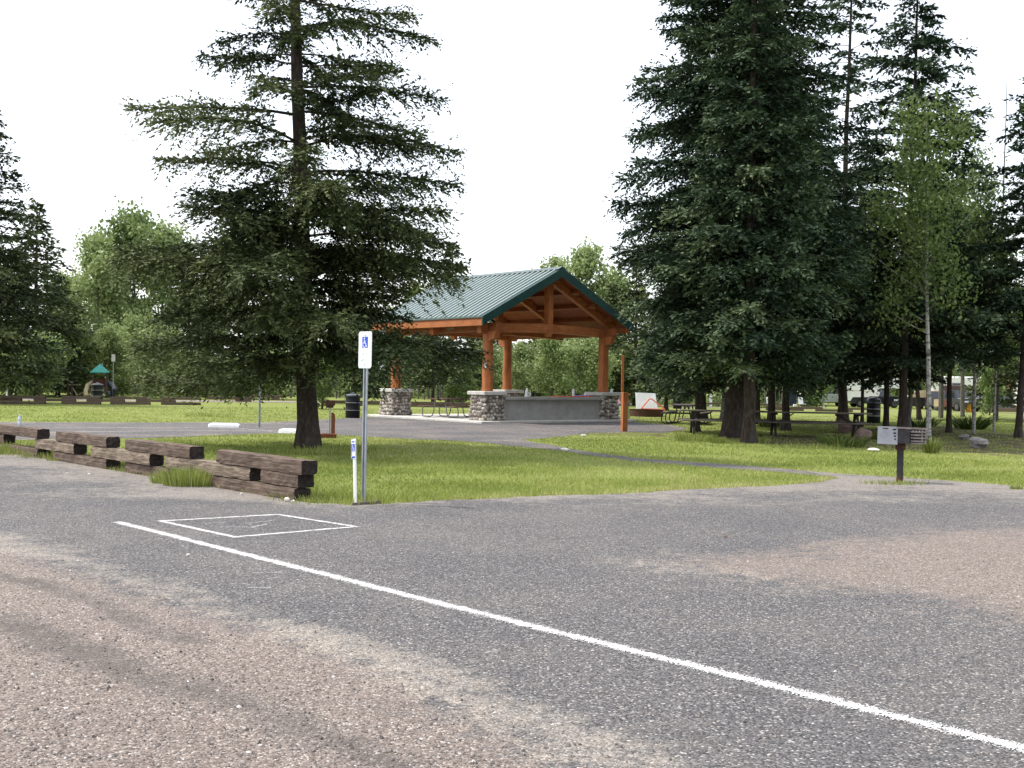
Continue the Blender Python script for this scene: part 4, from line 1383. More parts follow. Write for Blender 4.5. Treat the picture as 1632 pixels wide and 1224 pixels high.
sb = atd(1033, 64)
g = thing('folding_board', 'white leaning board with an orange triangular frame behind the fire ring', 'board', sb, 0.15)
o = MB(); vs = [(-0.62, 0, 0.0), (0.58, 0, 0.0), (0.50, 0.35, 1.02), (-0.60, 0.35, 1.05)]
o.add([(x, y, z) for x, y, z in vs] + [(x, y + 0.05, z) for x, y, z in vs], [(0, 1, 2, 3), (7, 6, 5, 4), (0, 4, 5, 1), (1, 5, 6, 2), (2, 6, 7, 3), (3, 7, 4, 0)])
o.build('panel', M['white'], g)
o = MB()
for a, b in (((-0.45, -0.35, 0.2), (0.02, -0.2, 0.72)), ((0.02, -0.2, 0.72), (0.16, -0.2, 0.72)), ((0.16, -0.2, 0.72), (0.82, -0.4, 0.18)), ((-0.45, -0.35, 0.2), (0.82, -0.4, 0.18))):
    o.tube([a, b], 0.035, 6)
o.build('frame', M['orange'], g)
for s in ((-0.45, -0.35), (0.82, -0.4)):
    o = MB(); o.tube([(s[0], s[1], 0), (s[0], s[1], 0.2)], 0.02, 6); o.build('leg', M['orange'], g)

bb = atd(994, 52)
g = thing('cloth_table', 'small table with a pale lime cloth and blue rim behind the orange post', 'table', bb)
o = MB(); n = 20; vs = []
for r, z in ((0.30, 0.02), (0.27, 0.35), (0.25, 0.62)):
    vs += [(r * (1 + 0.05 * math.sin(5 * 2 * PI * i / n)) * math.cos(2 * PI * i / n), r * math.sin(2 * PI * i / n), z) for i in range(n)]
o.add(vs, [(l * n + i, l * n + (i + 1) % n, (l + 1) * n + (i + 1) % n, (l + 1) * n + i) for l in range(2) for i in range(n)]); o.build('skirt', M['lime'], g, smooth=True)
o = MB(); o.tube([(0, 0, 0.58), (0, 0, 0.66)], [0.27, 0.30], 20); o.build('rim', M['blue'], g)
o = MB(); o.tube([(0, 0, 0.66), (0, 0, 0.72), (0, 0, 0.90), (0, 0, 1.02), (0, 0, 1.05)], [0.29, 0.27, 0.21, 0.19, 0.1], 14)
c = o.build('cloth_bundle', M['pinkcloth'], smooth=True); c.location = bb
tag(c, 'dusty pink bundle heaped on the table with the blue rim', 'bundle')
o = MB(); o.box((0, 0, 0.02), (0.62, 0.4, 0.04), 0, bev=0.01); c = o.build('tray', M['orange']); c.location = bb + Vector((-0.05, -0.0, 1.05))
tag(c, 'flat orange red tray on top of the pink bundle behind the orange post', 'tray')

# ------------------------------------------------------------------ utility pedestals
def pedestal(loc, h, w, label, cap=True):
    g = thing('utility_pedestal', label, 'pedestal', loc, 0.1, 'white campsite utility pedestals')
    o = MB(); o.box((0, 0, h / 2), (w, w * 0.7, h), 0, bev=0.02); o.build('housing', M['white'], g)
    o = MB(); o.box((0, -w * 0.36, h * 0.72), (w * 0.6, 0.02, h * 0.2), 0); o.build('cover', M['rvgrey'], g)
    return g
pedestal(atd(1133, 92), 0.95, 0.2, 'white utility pedestal between two trunks left of the paired spruces')
pedestal(atd(1224, 100, 0.2), 0.75, 0.27, 'stubby white utility pedestal right of the paired spruce trunks')
pedestal(atd(1312, 104), 0.55, 0.18, 'tiny white pedestal in front of the motorhome')
pedestal(atd(1267, 98), 0.4, 0.24, 'low white pedestal at the foot of the grey trunk near the navy tarp')
pedestal(atd(11, 76), 0.55, 0.12, 'thin white marker pedestal with a blue top at the far left', False)

# ------------------------------------------------------------------ far tie fences
TMESH = {}
def far_tie(p0, p1, z, label, group, h=0.15):
    d = p1 - p0
    L = Vector((d.x, d.y)).length
    key = 'm'
    if key not in TMESH:
        o = tie_mesh('railroad_tie', 1.0, 1.0, 1.0, 77, [M['tie'], M['tie_end']], rough=0.012)
        TMESH[key] = o.data
    else:
        o = bpy.data.objects.new('railroad_tie', TMESH[key]); COL.objects.link(o)
    o.location = (p0.x, p0.y, p0.z + z)
    o.scale = (L, 0.22, h)
    o.rotation_euler = (0, 0, math.atan2(d.y, d.x))
    return tag(o, label, 'railroad tie', group)
G1 = 'ties of the low barrier across the far left lawn'
def wfence(cols, Y0f, names, group, TH2=0.14):
    """cols: list of (px0, px1, level, label)"""
    for px0, px1, lv, lab in cols:
        far_tie(atd(px0, Y0f(px0)), atd(px1, Y0f(px1)), lv * TH2, lab, group, TH2 - 0.004)
Yl = lambda px: 60.5 + max(0, px) * 0.012
L_ = []
L_ += [(-70, -10, 0, 'ground tie beyond the left edge in the far left barrier'), (-70, -10, 2, 'top tie beyond the left edge in the far left barrier')]
L_ += [(1, 73, 0, 'ground tie of the first stack from the left in the far left barrier'), (1, 73, 2, 'top tie of the first stack from the left in the far left barrier'), (-30, 34, 1, 'middle tie at the left edge of the far left barrier')]
L_ += [(55, 121, 1, 'middle tie linking the first and second stacks in the far left barrier')]
L_ += [(99, 161, 0, 'ground tie of the second stack, below the playground trash can'), (99, 161, 2, 'top tie of the second stack, in front of the playground trash can')]
L_ += [(139, 199, 1, 'middle tie linking the second and third stacks in the far left barrier')]
L_ += [(177, 240, 0, 'ground tie of the third stack beside the low fir boughs'), (177, 240, 2, 'top tie of the third stack beside the low fir boughs')]
L_ += [(218, 280, 1, 'middle tie hidden behind the low fir boughs'), (258, 320, 0, 'ground tie of the fourth stack behind the low fir boughs'), (258, 320, 2, 'top tie of the fourth stack behind the low fir boughs')]
wfence(L_, Yl, None, G1)
Ym = lambda px: 74.0 + (px - 376) * 0.01
L_ = [(330, 378, 1, 'tie just left of the bare grey post, behind the fir boughs'), (376, 401, 1, 'short pale tie left of the bare grey post'), (398, 455, 2, 'long dark tie crossing behind the bare grey post'), (435, 446, 1, 'short block under the tie behind the bare grey post'), (376, 401, 0, 'ground tie left of the bare grey post')]
wfence(L_, Ym, None, 'ties of the barrier beyond the lawn behind the fir')
Yr = lambda px: 62.0
L_ = [(516, 572, 2, 'long tie between the small rusty grill and the drum trash can'), (572, 640, 2, 'tie with pale top passing behind the white sign post'), (566, 578, 1, 'block right behind the drum trash can'), (630, 690, 1, 'tie left of the shelter picnic table'), (655, 704, 2, 'tie end showing left of the brown shelter table'), (683, 745, 1, 'tie behind the brown shelter table'), (700, 760, 2, 'upper tie behind the brown shelter table'), (516, 526, 1, 'block behind the small rusty grill')]
wfence(L_, Yr, None, 'ties of the barrier behind the shelter')
Yq = lambda px: 78 - (px - 1040) * 0.001
G4 = 'ties of the barrier across the far right lawn'
L_ = [(1085, 1126, 1, 'pale tie left of the first spruce trunks in the far right barrier'), (1126, 1180, 2, 'tie below the tall white pedestal in the far right barrier'), (1185, 1250, 2, 'pale topped tie below the stubby white pedestal'), (1222, 1258, 0, 'brown ground tie left of the grey leaning trunk'), (1222, 1258, 1, 'brown middle tie left of the grey leaning trunk'), (1262, 1282, 0, 'ground block under the navy tarp'), (1262, 1282, 1, 'upper block under the navy tarp'), (1240, 1268, 0, 'low tie crossing behind the thin trunk'), (1280, 1312, 1, 'tie left of the motorhome in the far right barrier'), (1301, 1319, 0, 'ground block in front of the motorhome'), (1315, 1345, 0, 'ground tie passing behind the spruce trunk before the motorhome'), (1340, 1385, 1, 'tie in front of the dark pickup'), (1344, 1360, 0, 'ground block in front of the dark pickup')]
wfence(L_, Yq, None, G4)
Yz = lambda px: 84 - (px - 1570) * 0.02
L_ = [(1571, 1618, 2, 'reddish tie in front of the parked cars'), (1610, 1668, 2, 'reddish tie at the right edge before the parked cars'), (1590, 1640, 1, 'lower reddish tie at the right edge before the parked cars')]
wfence(L_, Yz, None, G4)

# ------------------------------------------------------------------ conifers
def unit(a):
    return a / np.maximum(np.linalg.norm(a, axis=-1, keepdims=True), 1e-9)

def kites(P, D, N, L, Wd):
    """leaf-like kites from base P along D with normal N"""
    S = unit(np.cross(D, N))
    L = L[:, None]; Wd = Wd[:, None]
    b = P
    m = P + D * L * 0.45
    V = np.stack([b, m + S * Wd * 0.5, P + D * L, m - S * Wd * 0.5], 1).reshape(-1, 3)
    F = np.arange(len(P) * 4).reshape(-1, 4)
    return V, F

def trunk_mesh(name, H, r0, r1, lean, mat, parent, seed=0, flare=1.5, n=12, segs=16, curve=0.0, H0=0.0):
    rnd = random.Random(seed)
    o = MB()
    pts, rad = [], []
    for i in range(segs + 1):
        u = (i / segs) ** 1.5
        z = -0.12 + (H + 0.12) * u
        x = lean[0] * z / H + curve * math.sin(max(z, 0) / H * PI) + rnd.uniform(-1, 1) * 0.01 * H / 10
        y = lean[1] * z / H
        pts.append((x, y, z))
        r = r0 * (1 - u) + r1 * u
        r *= 1 + (flare - 1) * math.exp(-max(z, 0) / (r0 * 1.6))
        rad.append(r)
    o.tube(pts, rad, n, cap=False)
    # roots swell unevenly
    vs = o.v
    for k in range(len(vs)):
        x, y, z = vs[k]
        if z < r0 * 4:
            a = math.atan2(y, x)
            f = 1 + 0.16 * math.sin(a * 4 + seed) * math.exp(-max(z, 0) / (r0 * 1.2))
            vs[k] = (x * f, y * f, z)
    return o.build(name, mat, parent, smooth=True, fix=False)

def conifer(loc, H, prof, r0, label, group=None, lean=(0, 0), seed=1, leaf=0.13, wid=0.46, sp=0.11, sp2=0.075, whorl=0.36, nb=5.5, mat='needles', bark='bark',
            droop=0.16, up=0.30, zmin=None, name='fir_tree', spread=50, gap=0.0, asym=None, cat='tree', bare=0.18, r1=0.03, limbs=True, tintm=0.42, hang=0.3, curve=0.0, fill=1.0, dense_low=0.0, rag=0.5, upw=1.0, zclip=0.0):
    t = thing(name, label, cat, loc, 0, group)
    trunk_mesh('trunk', H, r0, r1, lean, M[bark], t, seed, curve=curve)
    rng = np.random.RandomState(seed)
    hs = np.array([p[0] for p in prof]); rs = np.array([p[1] for p in prof])
    if zmin is None: zmin = hs[0]
    VV, FF, TT = [], [], []
    LV = MB()
    off = 0
    z = zmin
    while z < H - 0.15:
        R = np.interp(z, hs, rs)
        nbr = rng.poisson(0.001) + int(nb + rng.rand())
        if R < 0.6: nbr = max(4, nbr - 1)
        a0 = rng.rand() * 6.28
        for bi in range(nbr):
            if rng.rand() < gap * (0.3 if z < dense_low else 1.3): continue
            az = a0 + bi * 2 * PI / nbr + rng.normal() * 0.25
            Lb = R * (1.06 - (0.22 + 0.32 * rag) * rng.rand() ** 1.5)
            if asym is not None: Lb *= asym(az, z)
            if Lb < 0.12: continue
            zb = z + rng.uniform(-0.5, 0.5) * whorl
            u = zb / H
            base = np.array([lean[0] * u + curve * math.sin((max(zb, 0) / H) ** (1) * PI), lean[1] * u, zb])
            el = up * (0.55 + 1.1 * (zb / H)) + rng.normal() * (0.07 + 0.09 * rag)
            dr = droop * rng.uniform(0.7, 1.4) * (1.4 - zb / H)
            hd = np.array([math.cos(az), math.sin(az), 0.0])
            sdv = np.array([-hd[1], hd[0], 0.0])
            bend = rng.normal() * 0.10
            def path(s):
                s = np.asarray(s)[:, None]
                return base + hd * (Lb * s) + sdv * (Lb * bend * s * s) + np.array([0, 0, 1.0]) * (Lb * (el * s - (dr + el * 0.9) * s ** 2 + 0.40 * dr * s ** 3 * 2))
            # wood
            if limbs and Lb > 0.6:
                ss = np.linspace(0, 0.96, 6)
                pp = path(ss)
                rr = np.linspace(max(0.012, Lb * 0.0105), 0.004, 6)
                LV.tube([tuple(q) for q in pp], list(rr), 4, cap=False)
            start = bare * rng.uniform(0.5, 1.6) if Lb > 1.2 else 0.06
            if dense_low and zb < dense_low: start *= 0.7
            n = max(4, int(Lb * (1 - start) / sp * 2 * fill * (1.45 if zb < dense_low else 1.0)))
            s = start + (1 - start) * (np.arange(n) + rng.rand(n) * 0.8) / n
            side = np.where(np.arange(n) % 2 == 0, 1.0, -1.0)
            P = path(s); T = unit(path(np.minimum(s + 0.03, 1.03)) - path(s))
            envl = np.minimum((s - start * 0.6) * 2.6 + 0.22, 1.0) * (1.03 - s) ** 0.45
            ls = np.clip(Lb * 0.46 * envl * rng.uniform(0.6, 1.2, n), 0.2, 1.35)
            ang = np.radians(spread + rng.normal(size=n) * 9 - 16 * s)
            Sd = np.tile(sdv, (n, 1)) * side[:, None]
            vz = rng.normal(size=n) * 0.38 - hang * 0.45
            D2 = unit(T * np.cos(ang)[:, None] + Sd * np.sin(ang)[:, None] + np.array([0, 0, 1.0]) * vz[:, None])
            # add the leader itself
            m = np.maximum(2, (ls / sp2).astype(int))
            idx = np.repeat(np.arange(n), m)
            k = np.concatenate([np.arange(q) for q in m])
            f = (k + rng.rand(len(k)) * 0.9) / m[idx]
            ps = P[idx] + D2[idx] * (ls[idx] * f)[:, None]
            ps[:, 2] -= (ls[idx] * f) ** 2 * hang * 0.55
            sd2 = np.where(rng.rand(len(k)) < 0.5, 1.0, -1.0)
            up3 = np.tile([0, 0, 1.0], (len(k), 1))
            lat = unit(np.cross(up3, D2[idx])) * sd2[:, None]
            a2 = np.radians(rng.uniform(12, 72, len(k)))
            dv = rng.normal(size=len(k)) * 0.34 - 0.10
            D3 = unit(D2[idx] * np.cos(a2)[:, None] + lat * np.sin(a2)[:, None] + up3 * dv[:, None])
            N3 = unit(up3 + rng.normal(size=(len(k), 3)) * 0.42)
            ll = leaf * rng.uniform(0.7, 1.35, len(k)) * (1.1 - 0.35 * f)
            if zclip:
                kk = ps[:, 2] > zclip + rng.normal(size=len(k)) * 0.12
                ps, D3, N3, ll, idx, f, k = ps[kk], D3[kk], N3[kk], ll[kk], idx[kk], f[kk], k[kk]
            V, F = kites(ps, D3, N3, ll, ll * wid * rng.uniform(0.8, 1.3, len(k)))
            # leader spray
            ml = max(4, int(Lb / sp2 * 1.3))
            sl_ = start + (1.02 - start) * rng.rand(ml)
            pl = path(sl_); tl = unit(path(sl_ + 0.03) - pl)
            sdl = np.tile(sdv, (ml, 1)) * np.where(rng.rand(ml) < 0.5, 1, -1)[:, None]
            D4 = unit(tl + sdl * rng.uniform(0.2, 0.9, ml)[:, None] + np.array([0, 0, 1.0]) * (rng.normal(size=ml) * 0.25)[:, None])
            N4 = unit(np.tile([0, 0, 1.0], (ml, 1)) + rng.normal(size=(ml, 3)) * 0.4)
            l4 = leaf * rng.uniform(0.8, 1.3, ml)
            V4, F4 = kites(pl, D4, N4, l4, l4 * wid)
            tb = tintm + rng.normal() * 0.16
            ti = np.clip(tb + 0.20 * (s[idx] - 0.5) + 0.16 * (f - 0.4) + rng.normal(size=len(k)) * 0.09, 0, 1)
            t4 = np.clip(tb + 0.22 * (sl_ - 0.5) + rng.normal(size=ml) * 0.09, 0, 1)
            VV += [V, V4]; FF += [F + off, F4 + off + len(V)]; TT += [ti, t4]
            off += len(V) + len(V4)
        z += whorl * rng.uniform(0.75, 1.25) * (0.75 + 0.5 * min(1.0, R / 2.5)) * (upw if z > 5.4 else 1.0)
    V = np.concatenate(VV); F = np.concatenate(FF); T = np.concatenate(TT)
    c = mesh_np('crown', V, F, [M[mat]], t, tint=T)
    c['kind'] = 'stuff'
    if limbs:
        lo = LV.build('limbs', M[bark], t, smooth=True, kind='stuff', fix=False)
    t['_n'] = len(F)
    del t['_n']
    return t

def near_asym(az, z):
    # longer boughs low on the left (camera side), open lower right
    c = math.cos(az)
    if z < 2.2: return 1.06 if c < -0.1 else (0.55 if c > 0.4 else 0.8)
    k = 1.0
    return k * (1.0 + 0.09 * math.sin(az * 3 + z * 2.1))

tb_ = at(491, 716)
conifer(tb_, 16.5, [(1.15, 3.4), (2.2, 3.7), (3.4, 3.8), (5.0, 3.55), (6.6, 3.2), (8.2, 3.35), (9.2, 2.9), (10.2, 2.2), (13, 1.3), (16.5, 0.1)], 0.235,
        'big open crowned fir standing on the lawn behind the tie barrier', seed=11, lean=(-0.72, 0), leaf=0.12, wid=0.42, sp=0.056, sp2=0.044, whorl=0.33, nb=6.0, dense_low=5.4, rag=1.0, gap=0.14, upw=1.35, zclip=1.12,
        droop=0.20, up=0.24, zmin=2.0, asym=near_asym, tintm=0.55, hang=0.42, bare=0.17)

# right group: two dark spruces side by side
G_R = 'dark spruces in the group behind the picnic tables'
p = at(1169, 697)
conifer(p, 19, [(1.5, 2.2), (2.4, 2.95), (4.0, 3.35), (7.0, 3.75), (9.5, 3.2), (11.5, 2.85), (13.0, 2.6), (15.5, 1.7), (19, 0.1)], 0.285,
        'broad dark spruce with the thickest trunk of the right group', G_R, seed=21, lean=(0.15, 0), leaf=0.165, wid=0.44, sp=0.072, sp2=0.058, whorl=0.31, nb=7.6, dense_low=7.0, rag=0.9,
        mat='needles_dark', droop=0.13, up=0.26, zmin=2.1, tintm=0.48, bare=0.10, hang=0.45)
p = at(1194, 705)
conifer(p, 15, [(1.7, 1.6), (2.6, 2.5), (4.5, 2.7), (7.0, 2.2), (9.5, 1.6), (12, 0.9), (15, 0.1)], 0.175,
        'slimmer spruce with a greyer trunk touching the thick trunk on its right', G_R, seed=22, lean=(-0.1, 0), leaf=0.16, wid=0.46, sp=0.085, sp2=0.072, whorl=0.33, nb=7.5,
        mat='needles_dark', droop=0.14, up=0.22, zmin=2.15, tintm=0.56, bare=0.03, hang=0.45, rag=0.9)
p = at(1252, 686)
conifer(p, 13.0, [(2.2, 1.95), (4, 2.64), (7, 2.3), (10, 1.38), (13, 0.11)], 0.14, 'slender spruce whose trunk stands behind the left end of the long table', G_R, seed=23, leaf=0.19, sp=0.085, sp2=0.080,
        whorl=0.45, nb=6.8, hang=0.4, rag=0.8, mat='needles_dark', zmin=1.8, tintm=0.44)
p = at(1437, 694)
conifer(p, 14.9, [(2.2, 2.53), (3.5, 3.33), (6, 3.1), (8.5, 2.64), (10.5, 2.18), (12.5, 1.55), (14.9, 0.17)], 0.14, 'tall spruce behind the white plated grill, its top open against the sky', G_R, seed=24, lean=(0.3, 0), leaf=0.18, sp=0.080, sp2=0.077,
        whorl=0.44, nb=6.8, hang=0.4, rag=0.8, mat='needles_dark', droop=0.02, up=0.34, zmin=2.4, tintm=0.44, gap=0.05)
p = at(1512, 689)
conifer(p, 8.2, [(2.0, 1.84), (3.2, 2.3), (5, 1.84), (7, 0.92), (8.2, 0.11)], 0.10, 'short dark spruce with a thin black trunk between two birches', G_R, seed=25, leaf=0.18, sp=0.085, sp2=0.077,
        whorl=0.42, nb=6.8, hang=0.4, rag=0.8, mat='needles_dark', zmin=2.65, tintm=0.42)
p = at(1623, 697)
conifer(p, 12.6, [(2.2, 1.95), (4, 2.42), (6.5, 1.95), (9, 1.32), (11, 0.98), (12.6, 0.11)], 0.115, 'dark spruce at the right edge of the photo', G_R, seed=26, lean=(0.55, 0), leaf=0.18, sp=0.080, sp2=0.077,
        whorl=0.42, nb=6.8, hang=0.4, rag=0.8, mat='needles_dark', zmin=2.8, tintm=0.46)
p = at(1343, 672)
conifer(p, 20.5, [(2.2, 2.3), (5, 2.99), (9, 2.53), (13, 1.95), (16, 1.72), (18.5, 1.44), (20.5, 1.03)], 0.21, 'tall narrow spruce with a slightly leaning trunk before the white camper', G_R, seed=27, lean=(0.15, 0), leaf=0.24, sp=0.107, sp2=0.100,
        whorl=0.60, nb=4.6, mat='needles_dark', zmin=2.75, gap=0.08, tintm=0.44, curve=-0.15)
p = at(1118, 668)
conifer(p, 9, [(2.0, 2.3), (4, 2.99), (6, 2.07), (9, 0.11)], 0.21, 'spruce with a reddish trunk behind the end on table', G_R, seed=28, leaf=0.22, sp=0.107, sp2=0.092, whorl=0.5, nb=6.8, hang=0.4, rag=0.8, mat='needles_dark', zmin=1.8, tintm=0.46)
p = atd(1112, 39.5)
conifer(p, 6.6, [(1.2, 1.49), (2.4, 2.01), (3.6, 1.72), (5.0, 1.09), (6.6, 0.11)], 0.09, 'low bushy spruce crown hanging left of the paired trunks', G_R, seed=29, leaf=0.16, sp=0.069, sp2=0.065, whorl=0.36, nb=6, mat='needles_dark', zmin=1.5, tintm=0.58, bare=0.08)
p = atd(1230, 45)
conifer(p, 11, [(1.9, 2.99), (4, 3.45), (7, 2.76), (9, 1.61), (11, 0.11)], 0.15, 'dense spruce filling the space right of the paired trunks', G_R, seed=30, leaf=0.19, sp=0.091, sp2=0.084, whorl=0.45, nb=6.8, hang=0.4, rag=0.8, mat='needles_dark', zmin=1.8, tintm=0.41)
p = atd(1375, 50)
conifer(p, 9.5, [(2.2, 2.18), (4, 2.99), (6, 2.42), (8, 1.26), (9.5, 0.11)], 0.075, 'thin trunked spruce left of the domed trash can', G_R, seed=31, leaf=0.2, sp=0.096, sp2=0.084, whorl=0.45, nb=6.8, hang=0.4, rag=0.8, mat='needles_dark', zmin=1.8, tintm=0.46)
p = atd(1413, 44)
conifer(p, 8.4, [(2.3, 2.07), (4, 2.88), (6, 2.07), (8.4, 0.11)], 0.11, 'spruce with a mottled trunk right of the domed trash can', G_R, seed=32, leaf=0.19, sp=0.091, sp2=0.084, whorl=0.45, nb=6.8, hang=0.4, rag=0.8, mat='needles_dark', zmin=1.8, tintm=0.44)
for i, (px, Y, r, lab) in enumerate(((1156, 52, 0.17, 'grey trunk seen just left of the thickest spruce trunk'), (1206, 50, 0.16, 'dark trunk seen just right of the paired spruce trunks'), (1448, 46, 0.10, 'leaning grey trunk right of the tall spruce behind the grill'), (1466, 58, 0.12, 'slanting thin trunk left of the white birch'))):
    conifer(atd(px, Y), 8.5 - i * 0.5, [(2.6, 1.95), (4.5, 2.64), (6.5, 1.61), (8.5, 0.11)], r, lab, G_R, seed=40 + i, leaf=0.22, sp=0.117, sp2=0.100, whorl=0.5, nb=6.8, hang=0.4, rag=0.8, mat='needles_dark', bark='bark_grey' if i in (0, 2) else 'bark', zmin=2.7, tintm=0.43,
            lean=((-0.6, 0) if i == 3 else ((0.45, 0) if i == 2 else (0, 0))), name='spruce_tree', limbs=False)
# spar
p = atd(1588, 60)
t = thing('dead_spar', 'tall bare dead trunk with a few twigs against the sky at the right', 'dead tree', p)
trunk_mesh('trunk', 17.2, 0.10, 0.012, (0.28, 0), M['bark_grey'], t, 5, n=7)
o = MB()
for z, a, L in ((12.0, 0, -0.8), (11.2, 0.3, 0.7), (10.1, 0, -1.3), (8.3, 0, -1.5), (7.6, 0.2, -1.1), (13.2, 0, 0.4)):
    o.tube([(0.28 * z / 17.2, 0, z), (0.28 * z / 17.2 + L * 0.6, a, z + 0.12), (0.28 * z / 17.2 + L, a, z + 0.05)], [0.03, 0.02, 0.008], 5)
o.build('twigs', M['twig'], t, kind='stuff')

# background conifers
G_B = 'conifers at the edge of the far woods'
for i, (px, Y, H, R, lab) in enumerate((
        (-28, 62, 16.0, 4.3, 'dark fir cut off by the left edge, its boughs reaching in at mid height'),
        (55, 80, 13.0, 3.9, 'pointed dark fir standing clear of its neighbours at the far left'),
        (20, 84, 10.4, 4.0, 'low dark fir filling the lower left corner of the woods'),
        (92, 86, 8.2, 3.6, 'rounded dark fir right of the pointed fir at the far left'),
        (718, 78, 10.6, 3.0, 'grey green fir whose tip rises above the left end of the shelter roof'),
        (797, 120, 12.4, 2.6, 'small fir tip showing above the shelter ridge'),
        (690, 70, 5.4, 3.0, 'low spreading fir behind the brown shelter table'),
        (850, 88, 5.6, 2.6, 'dark fir seen between the two left shelter posts'),
        (1012, 84, 10.0, 2.6, 'fir right of the shelter gable, below the dark spruce boughs'),
        (975, 92, 9.2, 2.4, 'fir just right of the shelter ridge'),
        (1062, 70, 6.5, 2.6, 'low fir behind the white board and the fire ring'),
        (565, 74, 7.0, 2.8, 'fir hidden behind the big open crowned fir, right of its trunk'),
        (380, 84, 8.5, 3.0, 'fir seen through the lower boughs left of the big trunk'),
        (300, 90, 9.0, 3.0, 'fir behind the low left boughs of the big fir'),
        (1585, 95, 9.0, 2.8, 'far fir above the parked cars at the right'),
        (1250, 105, 10.0, 3.2, 'far fir between the stubby pedestal and the navy tarp'),
        (1400, 150, 11.5, 3.4, 'far fir behind the white camper roof'),
        (1690, 58, 13.2, 3.0, 'fir beyond the right edge with boughs reaching into view'))):
    big = px in (-28, 55, 718)
    conifer(atd(px, Y), H, [(0.8, R * 0.75), (1.8, R), (H * 0.4, R * 0.85), (H * 0.7, R * 0.5), (H * 0.88, R * 0.28), (H, 0.08)], 0.012 * H + 0.04, lab, G_B, seed=60 + i,
            leaf=0.36 if Y > 70 else 0.26, wid=0.5, sp=0.22 if Y > 70 else 0.17, sp2=0.16 if Y > 70 else 0.12, whorl=0.5, nb=7.2, mat='needles', zmin=0.9 if px not in (718, 690, -28) else 1.5, tintm=0.55 if Y > 75 else 0.46,
            limbs=big, name='conifer_tree')

# ------------------------------------------------------------------ broadleaf trees
def broadleaf_parts(H, R, seed, leaf=0.2, n=9000, cb=0.25, open_=0.5):
    """crown leaf kites and a branching trunk, in local coordinates"""
    rng = np.random.RandomState(seed)
    tr = MB()
    lean = rng.normal() * 0.02 * H
    zs = np.linspace(-0.1, H * 0.95, 9)
    r0 = 0.095 if cb > 0.31 else 0.011 * H + 0.03
    tr.tube([(lean * z / H + 0.03 * math.sin(z), 0, z) for z in zs], [r0 * (1 - 0.9 * i / 8) for i in range(9)], 7, cap=False)
    C = []
    nl = int(14 + H)
    for i in range(nl):
        u = cb + (0.97 - cb) * (i + rng.rand()) / nl
        az = rng.rand() * 6.28
        rr = R * (math.sin(PI * min(1, (u - cb) / (1 - cb) * 0.85 + 0.18)) ** 0.7) * rng.uniform(0.6, 1.1)
        a = np.array([lean * u, 0, H * u * 0.93])
        b = a + np.array([math.cos(az) * rr, math.sin(az) * rr, rr * rng.uniform(0.35, 1.0)])
        b[2] = min(b[2], H)
        tr.tube([tuple(a), tuple((a + b) / 2 + [0, 0, -0.05]), tuple(b)], [r0 * 0.30 * (1.1 - u), r0 * 0.2 * (1.1 - u), 0.01], 4, cap=False)
        for q in range(5):
            f = 0.35 + 0.65 * (q + rng.rand()) / 5
            C.append(np.append(a + (b - a) * f + rng.normal(size=3) * R * 0.13, rng.uniform(0.3, 0.75)))
    C = np.array(C)
    w = C[:, 3] ** 2; w /= w.sum()
    k = rng.choice(len(C), n, p=w)
    P = C[k, :3] + rng.normal(size=(n, 3)) * (C[k, 3] * R * 0.23)[:, None]
    D = unit(rng.normal(size=(n, 3)) + np.array([0, 0, -0.2]))
    N = unit(rng.normal(size=(n, 3)) + np.array([0, 0, 0.6]))
    L = leaf * rng.uniform(0.6, 1.3, n)
    V, F = kites(P, D, N, L, L * 0.8)
    T = np.clip(0.45 + 0.25 * (rng.rand(len(C))[k] - 0.5) + rng.normal(size=n) * 0.13, 0, 1)
    return V, F, T, tr

BL = {}
for key, (H, R, n, mat, bark, leaf, cb) in dict(
        alder_a=(11, 2.6, 10000, 'leaf_pale', 'bark_grey', 0.24, 0.22), alder_b=(11, 2.2, 9000, 'leaf_pale', 'bark_grey', 0.24, 0.30), alder_c=(11, 3.0, 12000, 'leaf_mid', 'bark_grey', 0.25, 0.12),
        bush=(4, 1.9, 6500, 'leaf_mid', 'twig', 0.20, 0.05), willow=(6, 2.3, 9500, 'leaf_pale', 'twig', 0.20, 0.02), limebush=(3, 1.1, 2600, 'leaf_lime', 'twig', 0.15, 0.08), birch=(11, 2.2, 8500, 'leaf_lime', 'birch', 0.125, 0.32)).items():
    V, F, T, tr = broadleaf_parts(H, R, sum(map(ord, key)), leaf, n, cb)
    g = thing(('birch_tree' if key == 'birch' else 'leafy_bush' if 'bush' in key else 'leafy_tree'), None, 'tree' if 'bush' not in key else 'bush', (0, 0, -50))
    c = mesh_np('crown', V, F, [M[mat]], g, tint=T); c['kind'] = 'stuff'
    tr.build('trunk', M[bark], g, smooth=True, fix=False)
    BL[key] = [g, H, False]

def leafy(key, px, Y, H, label, group='leafy trees of the far woods', wk=1.0, rz=None):
    g, H0_, used = BL[key]
    s = H / H0_
    loc = atd(px, Y)
    rz = random.Random(px * 7 + int(Y)).uniform(0, 6) if rz is None else rz
    if not used:
        g.location = loc; g.rotation_euler = (0, 0, rz); g.scale = (s * wk, s * wk, s)
        g['label'] = label; g['group'] = group
        BL[key][2] = True
        return g
    return copy_tree(g, loc, rz, label, group, (s * wk, s * wk, s))

